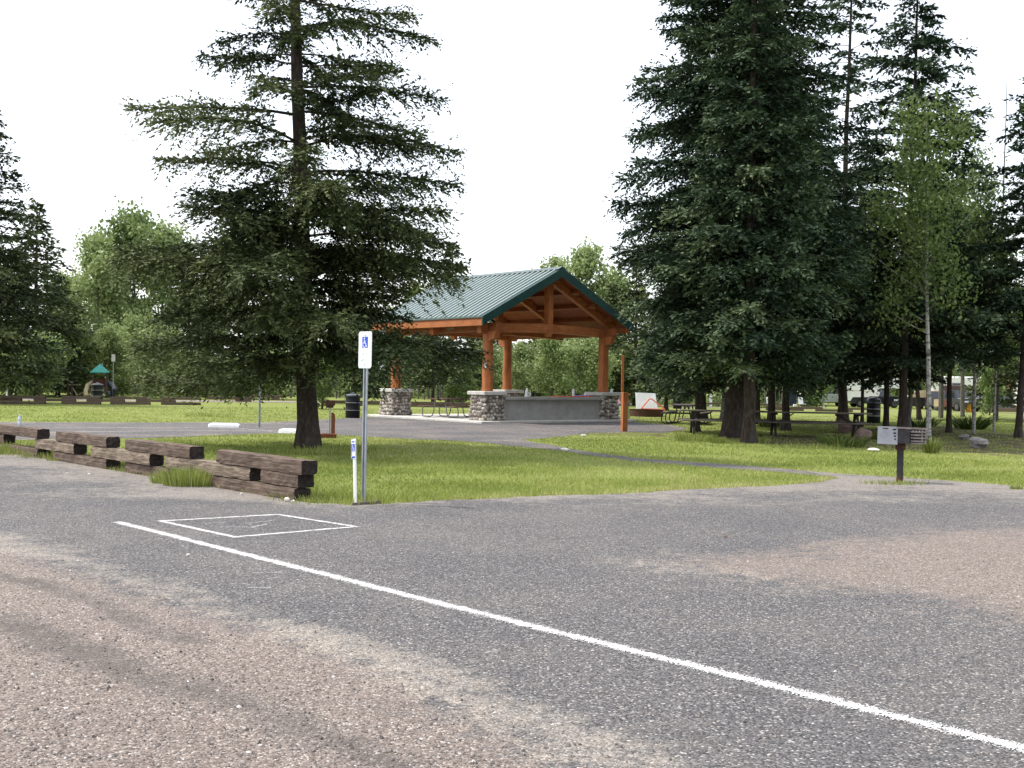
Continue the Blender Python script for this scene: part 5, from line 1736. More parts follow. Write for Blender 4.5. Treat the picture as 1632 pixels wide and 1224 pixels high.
leafy('alder_a', 152, 92, 12.6, 'open leafed tree with a bare white lower trunk behind the playground')
leafy('alder_c', 214, 96, 15.2, 'tallest pale leafy tree between the far left firs and the big fir', wk=0.85)
leafy('alder_b', 252, 100, 14.6, 'leafy tree touching the left side of the big fir crown')
leafy('alder_a', 113, 105, 10.4, 'pale leafy tree just right of the far left firs')
leafy('willow', 175, 84, 5.0, 'pale willowy thicket tree behind the playground roof')
leafy('willow', 118, 82, 4.6, 'willowy tree behind the zigzag climbing rails')
leafy('willow', 235, 80, 5.6, 'willowy tree behind the lowest left boughs of the big fir')
leafy('bush', 62, 74, 3.7, 'round bright bush in front of the far left firs', 'bushes along the far woods')
leafy('bush', 18, 78, 2.7, 'low bush at the left edge beside the white boulder', 'bushes along the far woods')
leafy('alder_b', 330, 104, 12.0, 'leafy tree glimpsed through the left half of the big fir crown')
leafy('alder_c', 440, 100, 8.5, 'leafy tree behind the trunk of the big fir', wk=1.0)
leafy('alder_a', 560, 102, 9.0, 'leafy tree seen just right of the big fir trunk')
leafy('willow', 420, 82, 4.0, 'willowy bush behind the bare grey post')
leafy('limebush', 514, 60, 2.7, 'bright lime green young tree just right of the big fir trunk', 'bushes along the far woods', wk=1.1)
leafy('alder_b', 655, 96, 9.5, 'leafy tree left of the shelter roof, behind the fir boughs')
leafy('alder_b', 888, 128, 15.2, 'pale leafy tree showing above the shelter ridge to the left of the tallest')
leafy('alder_a', 936, 118, 15.4, 'tallest leafy tree above the right slope of the shelter roof')
leafy('alder_c', 985, 122, 13.0, 'leafy tree right of the shelter peak')
leafy('alder_a', 905, 86, 7.5, 'pale leafy tree framed by the middle of the shelter opening')
leafy('willow', 880, 78, 4.8, 'bright willowy tree above the middle of the concrete counter')
leafy('willow', 935, 80, 5.0, 'willowy tree just left of the square right shelter post')
leafy('alder_b', 950, 98, 8.6, 'dull leafy tree behind the square shelter post')
leafy('willow', 830, 84, 4.2, 'willowy tree in the narrow gap between two shelter posts')
leafy('willow', 770, 88, 4.6, 'willowy tree behind the nearest shelter post')
leafy('bush', 735, 76, 2.2, 'low bush left of the nearest shelter pier', 'bushes along the far woods')
leafy('bush', 985, 84, 3.6, 'bush behind the tall thin orange post', 'bushes along the far woods')
leafy('willow', 1020, 90, 5.0, 'willowy tree above the white leaning board')
leafy('bush', 1080, 92, 3.2, 'bush behind the distant domed trash can', 'bushes along the far woods')
leafy('willow', 1145, 108, 6.2, 'willowy tree behind the tall white pedestal')
leafy('bush', 1200, 108, 3.8, 'bush behind the paired spruce trunks', 'bushes along the far woods')
leafy('willow', 1240, 112, 5.6, 'willowy tree behind the stubby white pedestal')
leafy('bush', 1296, 104, 4.2, 'dark bush just left of the motorhome', 'bushes along the far woods', wk=0.9)
leafy('alder_c', 1310, 150, 12.5, 'leafy tree behind the motorhome')
leafy('alder_b', 1370, 148, 13.5, 'leafy tree rising behind the middle of the white camper')
leafy('willow', 1452, 118, 5.4, 'bright leafy tree right of the camper, between dark trunks')
leafy('alder_a', 1450, 150, 14.5, 'leafy tree behind the tan topped vehicle')
leafy('alder_a', 1500, 62, 12.8, 'fresh green leafy tree rising left of the bare dead spar', wk=0.8)
leafy('alder_b', 1535, 66, 11.8, 'fresh green leafy tree nearest to the bare dead spar', wk=0.8)
leafy('birch', 1481, 36.2, 10.8, 'white barked birch standing right of the pedestal grill', 'slim birches on the right', wk=0.95, rz=0.3)
leafy('birch', 1553, 41.5, 10.2, 'white barked birch rising from the spiky dark clump', 'slim birches on the right', wk=0.8, rz=1.3)
leafy('birch', 1585, 42, 7.6, 'thin mottled birch right of the spiky dark clump', 'slim birches on the right', wk=0.7, rz=2.3)
leafy('limebush', 1578, 72, 3.1, 'small pale green sapling before the parked grey car', 'bushes along the far woods', wk=0.7)
leafy('alder_c', 1640, 165, 15.0, 'large leafy tree beyond the white trailer')
leafy('alder_b', 1100, 128, 13.5, 'leafy tree behind the dark spruces, left part')
leafy('alder_c', 1190, 135, 14.0, 'leafy tree behind the dark spruces, middle part')

# far wood that reads as one mass
def woodland(name, x0, x1, y0, y1, H, n, leaf, mat, seed):
    rng = np.random.RandomState(seed)
    X = rng.uniform(x0, x1, n); Y = rng.uniform(y0, y1, n)
    top = H * (0.55 + 0.30 * np.sin(X * 0.35 + 1) * np.sin(X * 0.13) + 0.25 * np.sin(X * 0.9 + Y * 0.2))
    # clumps
    cx = np.round(X / 2.3) * 2.3 + rng.normal(size=n) * 0.55
    Z = np.clip(rng.rand(n) ** 0.85 * np.maximum(top, H * 0.25), 0, None)
    P = np.column_stack([cx, Y, Z + gz(cx, Y)])
    D = unit(rng.normal(size=(n, 3))); N = unit(rng.normal(size=(n, 3)) + [0, -0.4, 0.5])
    L = leaf * rng.uniform(0.6, 1.3, n)
    V, F = kites(P, D, N, L, L * 0.8)
    T = np.clip(0.42 + 0.22 * np.sin(cx * 1.7) + rng.normal(size=n) * 0.14, 0, 1)
    o = mesh_np(name, V, F, [M[mat]], tint=T)
    return tag(o, 'tangled mass of far undergrowth and small trees closing the view behind the park', 'undergrowth', kind='stuff')
woodland('undergrowth', -75, 21, 100, 116, 5.2, 56000, 0.42, 'leaf_mid', 5)
woodland('undergrowth', 22, 130, 150, 172, 9.5, 42000, 0.6, 'leaf_mid', 6)
w_ = woodland('brush', -75, 19, 96, 100, 2.1, 26000, 0.26, 'leaf_pale', 7)
w_['label'] = 'pale brushy growth along the foot of the far woods'; w_['category'] = 'brush'
w_ = woodland('brush', 16, 62, 143, 149, 6.0, 26000, 0.42, 'leaf_mid', 8)
w_['label'] = 'dark hedge like brush behind the parked campers and cars'; w_['category'] = 'brush'
# thin bare stems at the wood's edge
rr = random.Random(9)
o = MB()
for i in range(110):
    x = rr.uniform(-52, 26); y = rr.uniform(90, 97)
    if x / y * F0 + 816 > 1250 or (x / y * F0 + 816 > 1010 and rr.random() < 0.5): continue
    h = rr.uniform(2.5, 6.5); r = rr.uniform(0.03, 0.10)
    o.tube([(x, y, 0), (x + rr.uniform(-.2, .2), y, h * 0.5), (x + rr.uniform(-.4, .4), y, h)], [r, r * 0.7, r * 0.3], 5, cap=False)
c = o.build('thin_stems', M['bark_grey'], smooth=True, kind='stuff', fix=False)
tag(c, 'many thin grey stems standing along the edge of the far woods', 'saplings')

# ------------------------------------------------------------------ parked vehicles
def wheel(parent, x, y, r, w, mt=None):
    o = MB(); o.tube([(x, y - w / 2, r), (x, y + w / 2, r)], r, 18); wl = o.build('wheel', M['tyre'], parent, smooth=True)
    o = MB(); sgn = -1 if y < 0 else 1
    o.tube([(x, y + sgn * (w / 2), r), (x, y + sgn * (w / 2 + 0.01), r)], r * 0.6, 14); o.build('rim', M['rim'], wl)
    return wl

def car(loc, rz, label, mat, kind='sedan', group='cars parked at the far right'):
    """nose towards +x, origin at the middle on the ground"""
    g = thing('parked_car', label, 'car', loc, rz, group)
    if kind == 'sedan':
        L, Wd, r = 4.5, 1.78, 0.32
        body = [(-2.25, 0.32), (-2.22, 0.78), (-2.05, 0.92), (-1.45, 0.96), (0.85, 0.93), (1.9, 0.80), (2.2, 0.66), (2.25, 0.32), (1.9, 0.22), (-1.9, 0.22)]
        cab = [(-1.75, 0.93), (-1.05, 1.42), (0.15, 1.44), (1.0, 0.93)]
    elif kind == 'suv':
        L, Wd, r = 4.6, 1.85, 0.37
        body = [(-2.3, 0.40), (-2.28, 0.95), (-2.2, 1.05), (1.0, 1.05), (1.95, 0.95), (2.25, 0.78), (2.3, 0.40), (1.9, 0.28), (-1.9, 0.28)]
        cab = [(-2.2, 1.04), (-1.95, 1.68), (0.1, 1.70), (0.95, 1.04)]
    else:
        L, Wd, r = 5.6, 1.95, 0.40
        body = [(-2.8, 0.50), (-2.8, 1.08), (0.0, 1.08), (1.7, 1.10), (2.65, 1.02), (2.8, 0.80), (2.8, 0.45), (2.4, 0.38), (-2.4, 0.38)]
        cab = [(-0.55, 1.07), (-0.4, 1.82), (0.85, 1.82), (1.55, 1.08)]
    o = MB(); o.prism(body, -Wd / 2, Wd / 2, 0); o.build('body', mat, g)
    o = MB()
    c = Vector((sum(x for x, z in cab) / 4, 0, 0))
    n = len(cab)
    vs = []
    for sy in (-1, 1):
        for x, z in cab:
            top = z > cab[0][1] + 0.2
            vs.append((x, sy * (Wd / 2 - (0.22 if top else 0.06)), z))
    o.add(vs, [tuple(range(n)), tuple(range(2 * n - 1, n - 1, -1))] + [(i, i + n, (i + 1) % n + n, (i + 1) % n) for i in range(n)])
    o.build('cabin', mat, g)
    x0, x1, x2, x3 = cab[0][0], cab[1][0], cab[2][0], cab[3][0]
    zb, zt = cab[0][1], cab[1][1]
    for sy in (-1, 1):
        o = MB()
        def wpt(u, v):
            xa = x0 + (x1 - x0) * v; xb = x3 + (x2 - x3) * v
            return (xa + (xb - xa) * u, sy * (Wd / 2 - 0.06 - 0.16 * v + 0.006), zb + (zt - zb) * v)
        for a, b in ((0.08, 0.48), (0.52, 0.90)):
            o.add([wpt(a, 0.12), wpt(b, 0.12), wpt(b, 0.86), wpt(a, 0.86)], [(0, 1, 2, 3)])
        o.build('side_window', M['glass'], g)
    for xa, za, xb, zb_, e in ((x3, zb, x2, zt, 1), (x0, zb, x1, zt, -1)):
        o = MB(); q = 0.012 * e
        f = lambda t: (xa + (xb - xa) * t + q, za + (zb_ - za) * t)
        a, b = f(0.1), f(0.9)
        o.add([(a[0], -Wd / 2 + 0.16, a[1] + 0.01), (a[0], Wd / 2 - 0.16, a[1] + 0.01), (b[0], Wd / 2 - 0.30, b[1] + 0.01), (b[0], -Wd / 2 + 0.30, b[1] + 0.01)], [(0, 1, 2, 3)])
        o.build('windscreen' if e > 0 else 'rear_window', M['glass'], g)
    bf = max(x for x, z in body); bz = 0.66 if kind == 'sedan' else (0.8 if kind == 'suv' else 0.85)
    for sy in (-1, 1):
        o = MB(); o.box((bf - 0.04, sy * (Wd / 2 - 0.25), bz), (0.12, 0.36, 0.13), 0, bev=0.02); o.build('headlight', M['headlight'], g)
        o = MB(); o.box((-bf + 0.03, sy * (Wd / 2 - 0.16), bz + 0.12), (0.10, 0.24, 0.18), 0, bev=0.02); o.build('taillight', M['taillight'], g)
    o = MB(); o.box((bf + 0.002, 0, bz - 0.14), (0.05, 0.9, 0.2), 0, bev=0.02); o.build('grille', M['hole'], g)
    for sx in (-1, 1):
        for sy in (-1, 1):
            wheel(g, sx * L * 0.30, sy * (Wd / 2 - 0.09), r, 0.22)
    return g

GV = 'recreational vehicles at the far right'
# motorhome, nose towards the camera
g = thing('motorhome', 'motorhome with a dark windscreen facing the park, left of the white camper', 'motorhome', atd(1322, 120), math.radians(-88), GV)
o = MB(); o.box((-4.2, 0, 1.72), (9.2, 2.5, 2.5), 0, bev=0.12); o.build('body', M['rvwhite'], g)
o = MB(); o.box((0.46, 0, 0.82), (0.24, 2.46, 0.86), 0, bev=0.08); o.build('front_mask', M['rvgrey'], g)
o = MB(); o.box((0.42, 0, 1.95), (0.06, 2.25, 1.45), 0, bev=0.03); o.build('windscreen', M['glass'], g)
o = MB(); o.box((0.40, 0, 2.84), (0.45, 2.45, 0.16), 0, bev=0.05); o.build('roof_cap', M['rvgrey'], g)
for sy in (-1, 1):
    o = MB(); o.box((0.60, sy * 0.85, 0.85), (0.06, 0.42, 0.22), 0, bev=0.02); o.build('headlight', M['headlight'], g)
for x in (-0.9, -6.4):
    for sy in (-1, 1): wheel(g, x, sy * 1.12, 0.45, 0.26)
for x in (-2.2, -4.2, -6.4):
    for sy in (-1, 1):
        o = MB(); o.box((x, sy * 1.255, 1.95), (1.1, 0.02, 0.6), 0); o.build('side_window', M['glass'], g)
# pickup with camper
gl = atd(1393, 117)
g = car(gl, math.radians(3), 'black pickup truck carrying the white camper, behind the tie barrier', M['darkcar'], 'pickup', GV)
g.name = 'pickup_truck'; g['category'] = 'pickup truck'
g = thing('truck_camper', 'white truck camper with an overcab bunk, mounted on the black pickup', 'camper', gl, math.radians(3), GV)
o = MB()
o.prism([(-3.15, 1.10), (-3.15, 2.98), (2.95, 2.86), (3.0, 2.35), (2.6, 1.92), (0.15, 1.90), (0.15, 1.30), (0.0, 1.10)], -1.15, 1.15, 0)
o.build('shell', M['rvwhite'], g)
o = MB(); o.prism([(-3.15, 0.62), (-3.15, 1.12), (-0.9, 1.12), (-0.9, 1.02), (-2.5, 1.0), (-2.75, 0.62)], -1.17, -0.95, 0); o.build('skirt', M['rvwhite'], g)
for x, z, w, h in ((-1.45, 2.1, 0.34, 0.52), (-0.70, 2.38, 0.5, 0.30), (0.95, 2.36, 1.0, 0.30), (0.1, 1.68, 0.42, 0.30)):
    o = MB(); o.box((x, -1.155, z), (w, 0.02, h), 0); f = o.build('window', M['rvgrey'] if z < 1.8 else M['redroof'] if x == -1.45 else M['hole'], g)
    o = MB(); o.box((x, -1.168, z), (w * 0.78, 0.01, h * 0.72), 0); o.build('pane', M['glass'], f)
o = MB(); o.box((-2.3, -1.157, 1.62), (1.4, 0.01, 0.05), 0); o.box((-1.2, -1.157, 1.56), (1.0, 0.01, 0.05), 0); o.build('stripe', M['tan'], g)
for vx in (-1.9, 0.3):
    o = MB(); o.box((vx, 0, 3.0), (0.55, 0.55, 0.15), 0, bev=0.03); o.build('roof_vent', M['rvwhite'], g)
# long white trailer
g = thing('travel_trailer', 'very long white trailer filling the view behind the brown trailer and cars', 'trailer', atd(1568, 140), math.radians(-3), GV)
o = MB(); o.box((0, 0, 2.0), (12.5, 2.6, 2.75), 0, bev=0.15); o.build('body', M['rvwhite'], g)
for x in (-3.6, 0.2, 3.9):
    o = MB(); o.box((x, -1.31, 2.35), (1.1, 0.02, 0.6), 0); f = o.build('window', M['rvgrey'], g)
    o = MB(); o.box((x, -1.325, 2.35), (0.9, 0.01, 0.45), 0); o.build('pane', M['glass'], f)
for x in (-0.6, 0.6):
    for sy in (-1, 1): wheel(g, x, sy * 1.15, 0.38, 0.22)
g = thing('travel_trailer', 'white trailer end standing at the right edge of the photo', 'trailer', atd(1652, 104), math.radians(-3), GV)
o = MB(); o.box((0, 0, 1.75), (3.2, 2.4, 2.6), 0, bev=0.15); o.build('body', M['rvwhite'], g)
o = MB(); o.box((-0.9, -1.21, 2.0), (0.7, 0.02, 0.6), 0); o.build('window', M['glass'], g)
for sy in (-1, 1): wheel(g, 0.3, sy * 1.1, 0.36, 0.22)
# brown trailer
g = thing('cargo_trailer', 'brown enclosed trailer parked between a maroon car and the grey car', 'trailer', atd(1530, 114), math.radians(-14), GV)
o = MB(); o.box((0, 0, 1.36), (3.6, 2.3, 1.86), 0, bev=0.05); o.build('box', M['brownvan'], g)
for i in range(7):
    o = MB(); o.box((-1.6 + i * 0.53, -1.156, 1.36), (0.03, 0.02, 1.7), 0); o.build('panel_seam', M['hole'], g)
o = MB(); o.box((0.5, -1.158, 1.75), (0.9, 0.02, 0.08), 0); o.build('label_strip', M['rvgrey'], g)
for x in (-0.4, 0.4):
    for sy in (-1, 1): wheel(g, x, sy * 1.1, 0.34, 0.2)
# small cabin
g = thing('cabin', 'red brown cabin gable rising behind the grey parked car', 'cabin', atd(1588, 128), math.radians(20))
o = MB(); o.box((0, 0, 1.3), (2.6, 3.0, 2.6), 0); o.build('wall', M['redroof'], g)
o = MB(); o.prism([(-1.3, 2.6), (1.3, 2.6), (0.2, 3.45)], -1.5, 1.5, 0); o.build('gable', M['redroof'], g)
for pts in ([(-1.5, 2.5), (0.2, 3.50), (0.2, 3.60), (-1.55, 2.58)], [(1.45, 2.45), (0.2, 3.50), (0.2, 3.60), (1.5, 2.53)]):
    o = MB(); o.prism(pts, -1.7, 1.7, 0); o.build('roof_slope', M['brownvan'], g)
o = MB(); o.box((0.2, -1.51, 1.4), (0.7, 0.02, 0.7), 0); o.build('window', M['glass'], g)

car(atd(1574, 106), math.radians(215), 'grey blue car behind the pale sapling, nose to the left', M['bluecar'], 'sedan')
car(atd(1594, 111), math.radians(95), 'maroon car with its red tail light beside the grey car', M['redcar'], 'sedan')
car(atd(1613, 116), math.radians(200), 'black car at the far right behind the last trunk', M['darkcar'], 'suv')
car(atd(1488, 112), math.radians(80), 'maroon car beside the left end of the brown trailer', M['redcar'], 'suv')
g = car(atd(1525, 104), math.radians(-80), 'dark pickup with a pale hood parked before the brown trailer', M['darkcar'], 'pickup')
g.name = 'pickup_truck'; g['category'] = 'pickup truck'
o = MB(); o.box((2.1, 0, 1.11), (1.1, 1.7, 0.05), 0, bev=0.01); o.build('hood', M['rvgrey'], g)
g = car(atd(1468, 112), math.radians(170), 'car under a tan cover seen right of the slanting trunk', M['darkcar'], 'suv')
o = MB(); o.prism([(-2.3, 1.15), (-1.9, 1.75), (0.2, 1.78), (1.2, 1.2), (1.2, 1.12), (-2.3, 1.08)], -0.97, 0.97, 0); o.build('cover', M['tan'], g)

# camp things left of the motorhome
g = thing('tarp', 'dark navy tarp hung upright beside the grey trunk left of the motorhome', 'tarp', atd(1264, 101), 0.1)
o = MB()
n = 8
vs = []
for j, z in enumerate((0.25, 0.9, 1.7)):
    vs += [(-0.28 + 0.56 * i / n, 0.04 * math.sin(i * 1.9 + j), z) for i in range(n + 1)]
vs += [(x, y + 0.02, z) for x, y, z in vs]
m_ = 3 * (n + 1)
fs = [(j * (n + 1) + i, j * (n + 1) + i + 1, (j + 1) * (n + 1) + i + 1, (j + 1) * (n + 1) + i) for j in range(2) for i in range(n)]
o.add(vs, fs + [tuple(q + m_ for q in f) for f in fs]); o.build('sheet', M['navy'], g)
for x in (-0.3, 0.3):
    o = MB(); o.tube([(x, 0, 0), (x, 0, 1.75)], 0.02, 6); o.build('pole', M['frame_grey'], g)
def camp_chair(loc, rz, label, m):
    g = thing('camp_chair', label, 'chair', loc, rz, 'camp chairs near the parked vehicles')
    o = MB(); o.box((0, 0, 0.42), (0.5, 0.45, 0.05), 0, bev=0.01); o.build('seat', m, g)
    o = MB(); o.box((0, 0.24, 0.72), (0.5, 0.05, 0.55), 0, rx=-0.2, bev=0.01); o.build('backrest', m, g)
    for sx in (-1, 1):
        for sy in (-1, 1):
            o = MB(); o.tube([(sx * 0.22, sy * 0.2, 0.4), (sx * 0.26, sy * 0.24, 0)], 0.015, 5); o.build('leg', M['frame_grey'], g)
camp_chair(atd(1279, 102), 0.4, 'white camp chair right of the grey trunk and the navy tarp', M['white'])
camp_chair(atd(1494, 100), -0.3, 'pale beige camp chair at the left end of the brown trailer', M['tan'])
camp_chair(atd(1507, 101), 0.2, 'red brown camp chair in front of the brown trailer', M['redroof'])
g = thing('camp_table', 'low camp table between the navy tarp and the white chair', 'table', atd(1273, 103), 0.05, None)
o = MB(); o.box((0, 0, 0.62), (1.5, 0.6, 0.05), 0, bev=0.01); o.build('tabletop', M['board_pale'], g)
for sx in (-1, 1):
    for sy in (-1, 1):
        o = MB(); o.tube([(sx * 0.6, sy * 0.22, 0.6), (sx * 0.66, sy * 0.25, 0)], 0.02, 5); o.build('leg', M['frame_dark'], g)

# wire fence far right of the shelter
g = thing('rail_fence', 'thin pale rail fence in front of the woods behind the pedestals', 'fence', (0, 0, 0))
a, b = atd(1040, 112), atd(1300, 116)
n = 11
for i in range(n + 1):
    q = a.lerp(b, i / n); o = MB(); o.tube([(q.x, q.y, gz(q.x, q.y) - 0.1), (q.x, q.y, gz(q.x, q.y) + 1.25)], 0.05, 6); o.build('fence_post', M['rvgrey'], g)
for h in (0.45, 0.8, 1.15):
    o = MB()
    pts = [(a.lerp(b, i / n).x, a.lerp(b, i / n).y, float(gz(a.lerp(b, i / n).x, a.lerp(b, i / n).y)) + h) for i in range(n + 1)]
    o.tube(pts, 0.022, 5); o.build('rail', M['rvgrey'], g)

# ------------------------------------------------------------------ playground
g = thing('play_tower', 'playground tower with a teal pyramid roof, brown posts and a teal tube slide', 'play tower', atd(159, 79), 0.3)
for sx in (-1, 1):
    for sy in (-1, 1):
        o = MB(); o.tube([(sx * 0.42, sy * 0.42, 0), (sx * 0.42, sy * 0.42, 1.75)], 0.05, 8); o.build('post', M['brownvan'], g)
o = MB(); o.add([(-0.6, -0.6, 1.72), (0.6, -0.6, 1.72), (0.6, 0.6, 1.72), (-0.6, 0.6, 1.72), (0, 0, 2.28), (-0.6, -0.6, 1.66), (0.6, -0.6, 1.66), (0.6, 0.6, 1.66), (-0.6, 0.6, 1.66)],
      [(0, 1, 4), (1, 2, 4), (2, 3, 4), (3, 0, 4), (5, 6, 1, 0), (6, 7, 2, 1), (7, 8, 3, 2), (8, 5, 0, 3), (8, 7, 6, 5)]); o.build('roof', M['teal'], g)
o = MB(); o.box((0, 0, 0.72), (0.9, 0.9, 0.06), 0); o.build('deck', M['brownvan'], g)
o = MB(); o.box((0.43, 0, 1.0), (0.04, 0.8, 0.5), 0); o.box((0, 0.43, 1.0), (0.8, 0.04, 0.5), 0); o.build('panel', M['redroof'], g)
o = MB(); pts = [(0.45, -0.1, 1.0), (0.8, -0.25, 0.85), (1.0, -0.5, 0.55), (0.8, -0.8, 0.32), (0.5, -1.0, 0.25)]; o.tube(pts, 0.2, 10); o.build('tube_slide', M['lid'], g, smooth=True)
o = MB(); o.tube([(-0.45, -0.1, 1.05), (-0.75, -0.3, 0.85), (-0.85, -0.6, 0.45), (-0.8, -0.9, 0.12)], [0.13, 0.14, 0.14, 0.15], 8); o.build('slide', M['tan'], g, smooth=True)
g = thing('climbing_frame', 'low playground climbing frame with pale zigzag rails left of the play tower', 'climbing frame', atd(128, 79), 0.05)
for x in (-0.8, -0.55, 0.75):
    o = MB(); o.tube([(x, 0, 0), (x, 0, 1.0)], 0.07, 8); o.build('post', M['brownvan'], g)
for a_, b_ in (((-0.95, 0, 0.85), (0.05, 0, 0.85)), ((-0.55, 0, 0.72), (-0.18, 0, 0.15)), ((-0.1, 0, 0.2), (0.75, 0, 0.66))):
    o = MB(); o.tube([a_, b_], 0.035, 6); o.build('rail', M['tan'], g)
g = thing('notice_sign', 'small white notice on a tall thin pole right of the play tower', 'sign', atd(180, 78), 0.1)
o = MB(); o.tube([(0, 0.02, 0), (0, 0.02, 2.9)], 0.022, 6); o.build('pole', M['galv'], g)
o = MB(); o.prism(rrect(0.24, 0.48, 0.02, 0, 2.66), -0.01, 0.0, 0); o.build('sign_panel', M['pinkcloth'] if False else M['concrete_lt'], g)
for x, lab in ((177.5, 'left one of two small dark posts under the notice sign'), (181.5, 'right one of two small dark posts under the notice sign')):
    o = MB(); o.tube([(0, 0, 0), (0, 0, 0.62), (0, 0, 0.66)], [0.07, 0.07, 0.03], 8)
    c = o.build('short_post', M['blackplastic']); c.location = atd(x, 77); tag(c, lab, 'post', 'small dark posts under the notice sign')
stone('boulder', atd(31, 80), (0.30, 0.22, 0.15), M['rock'], 31, 'white topped boulder on the far left lawn beside the thin pedestal', 'boulder')
for (px, py, sz, mt, lab, sd_) in ((1349, 690, (0.34, 0.28, 0.30), 'boulder', 'large reddish boulder behind the right end of the long table', 41), (1375, 704, (0.24, 0.22, 0.24), 'boulder', 'reddish boulder between the long table and the grill', 42),
                        (1392, 719, (0.21, 0.14, 0.05), 'rockwhite', 'flat white rock in the grass left of the grill', 43), (1559, 714, (0.30, 0.22, 0.17), 'rock', 'grey rock on the bare soil right of the grill', 44),
                        (1537, 700, (0.16, 0.14, 0.10), 'rock', 'small grey rock behind the larger one right of the grill', 45), (900, 718, (0.10, 0.08, 0.035), 'rockwhite', 'small pale rock at the grass edge of the gravel path', 46), (930, 695, (0.10, 0.07, 0.03), 'rockwhite', 'pale stone in the grass below the concrete counter', 47)):
    stone('boulder', at(px, py), sz, M[mt], sd_, lab, 'boulder')

# yellow cloth at the birch
yl = atd(1545, 44, 1.05)
o = MB(); n = 9
vs = []
for j, z in enumerate((0.0, -0.1, -0.2, -0.32)):
    vs += [((-0.09 + 0.18 * i / (n - 1)) * (0.6 + 0.25 * j), 0.03 * math.sin(i * 1.7 + j), z + 0.03 * math.sin(i * 2.2)) for i in range(n)]
k_ = len(vs)
vs += [(x, y + 0.015, z) for x, y, z in vs]
fs = [(j * n + i, j * n + i + 1, (j + 1) * n + i + 1, (j + 1) * n + i) for j in range(3) for i in range(n - 1)]
o.add(vs, fs + [tuple(q + k_ for q in f) for f in fs]); c = o.build('yellow_flag', M['yellow']); c.location = yl + Vector((0, 0, -0.05))
tag(c, 'bright yellow cloth hanging just left of the birch above the spiky dark clump', 'flag')

# ------------------------------------------------------------------ spiky clumps, ferns, tufts
def blades(n, R, h, w, rng, spread=0.6, curl=0.5, seg=3):
    """curved leaf blades from a common foot"""
    V, F, T = [], [], []
    az = rng.rand(n) * 6.28
    r = R * np.sqrt(rng.rand(n)) * 0.5
    out = np.stack([np.cos(az), np.sin(az), 0 * az], 1)
    b = out * r[:, None]
    hh = h * rng.uniform(0.5, 1.1, n)
    sp_ = spread * rng.uniform(0.2, 1.2, n)
    sd_ = np.stack([-np.sin(az + rng.normal(size=n)), np.cos(az + rng.normal(size=n)), 0 * az], 1)
    ww = w * rng.uniform(0.6, 1.2, n)
    rows = []
    for k in range(seg + 1):
        u = k / seg
        c = b + out * (sp_ * hh * (u + curl * u * u))[:, None] + np.array([0, 0, 1.0]) * (hh * (u - curl * 0.45 * u * u))[:, None]
        q = (ww * (1 - u) ** 0.7 / 2 + (0.0 if k == seg else 0.001))[:, None]
        rows.append((c - sd_ * q, c + sd_ * q))
    V = np.stack([x for rr_ in rows for x in rr_], 1).reshape(-1, 3)
    m = 2 * (seg + 1)
    base = np.arange(n)[:, None] * m
    F = np.concatenate([base + np.array([2 * k, 2 * k + 1, 2 * k + 3, 2 * k + 2]) for k in range(seg)], 0)
    T = np.tile(np.clip(0.5 + rng.normal(size=n) * 0.22, 0, 1), seg)
    return V, F, T
def clump(name, loc, n, R, h, w, label, cat, mat='tuft', seed=1, spread=0.6, curl=0.5, tm=0.0, squash=1.0, group=None):
    rng = np.random.RandomState(seed)
    V, F, T = blades(n, R, h, w, rng, spread, curl)
    V[:, 1] *= squash
    o = mesh_np(name, V, F, [M[mat]], tint=np.clip(T + tm, 0, 1))
    o.location = loc
    return tag(o, label, cat, group)
clump('yucca', at(1549, 684), 260, 0.9, 0.75, 0.05, 'large dark spiky clump at the foot of the birch with the yellow cloth', 'spiky plant', seed=1, spread=0.9, tm=-0.42)
clump('yucca', at(1530, 682), 60, 0.4, 0.85, 0.04, 'thin green spiky plant left of the large dark clump', 'spiky plant', seed=2, spread=0.8, tm=0.0)
clump('yucca', at(1484, 722), 130, 0.35, 0.55, 0.028, 'olive spiky clump just right of the pedestal grill', 'spiky plant', seed=3, spread=0.5, tm=0.15)
clump('fern', at(1345, 712), 220, 1.0, 0.45, 0.03, 'ragged fern clump below the reddish boulders', 'fern', seed=4, spread=0.8, tm=0.0)
clump('fern', at(1322, 706), 90, 0.6, 0.4, 0.03, 'small brownish fern clump left of the ragged one', 'fern', seed=5, spread=0.8, tm=-0.2)
clump('fern', at(1226, 680), 130, 0.7, 0.5, 0.045, 'bright fern behind the legs of the long table', 'fern', seed=6, spread=0.9, tm=0.1)
clump('yucca', at(1470, 680), 160, 1.0, 0.6, 0.05, 'dark low spiky clump left of the right birch', 'spiky plant', seed=7, spread=0.9, tm=-0.4)
clump('fern', at(1395, 700), 100, 0.6, 0.4, 0.03, 'dark fern between the trash can and the grill', 'fern', seed=8, spread=0.8, tm=-0.3)
GT = 'tufts of long grass left by the mower'
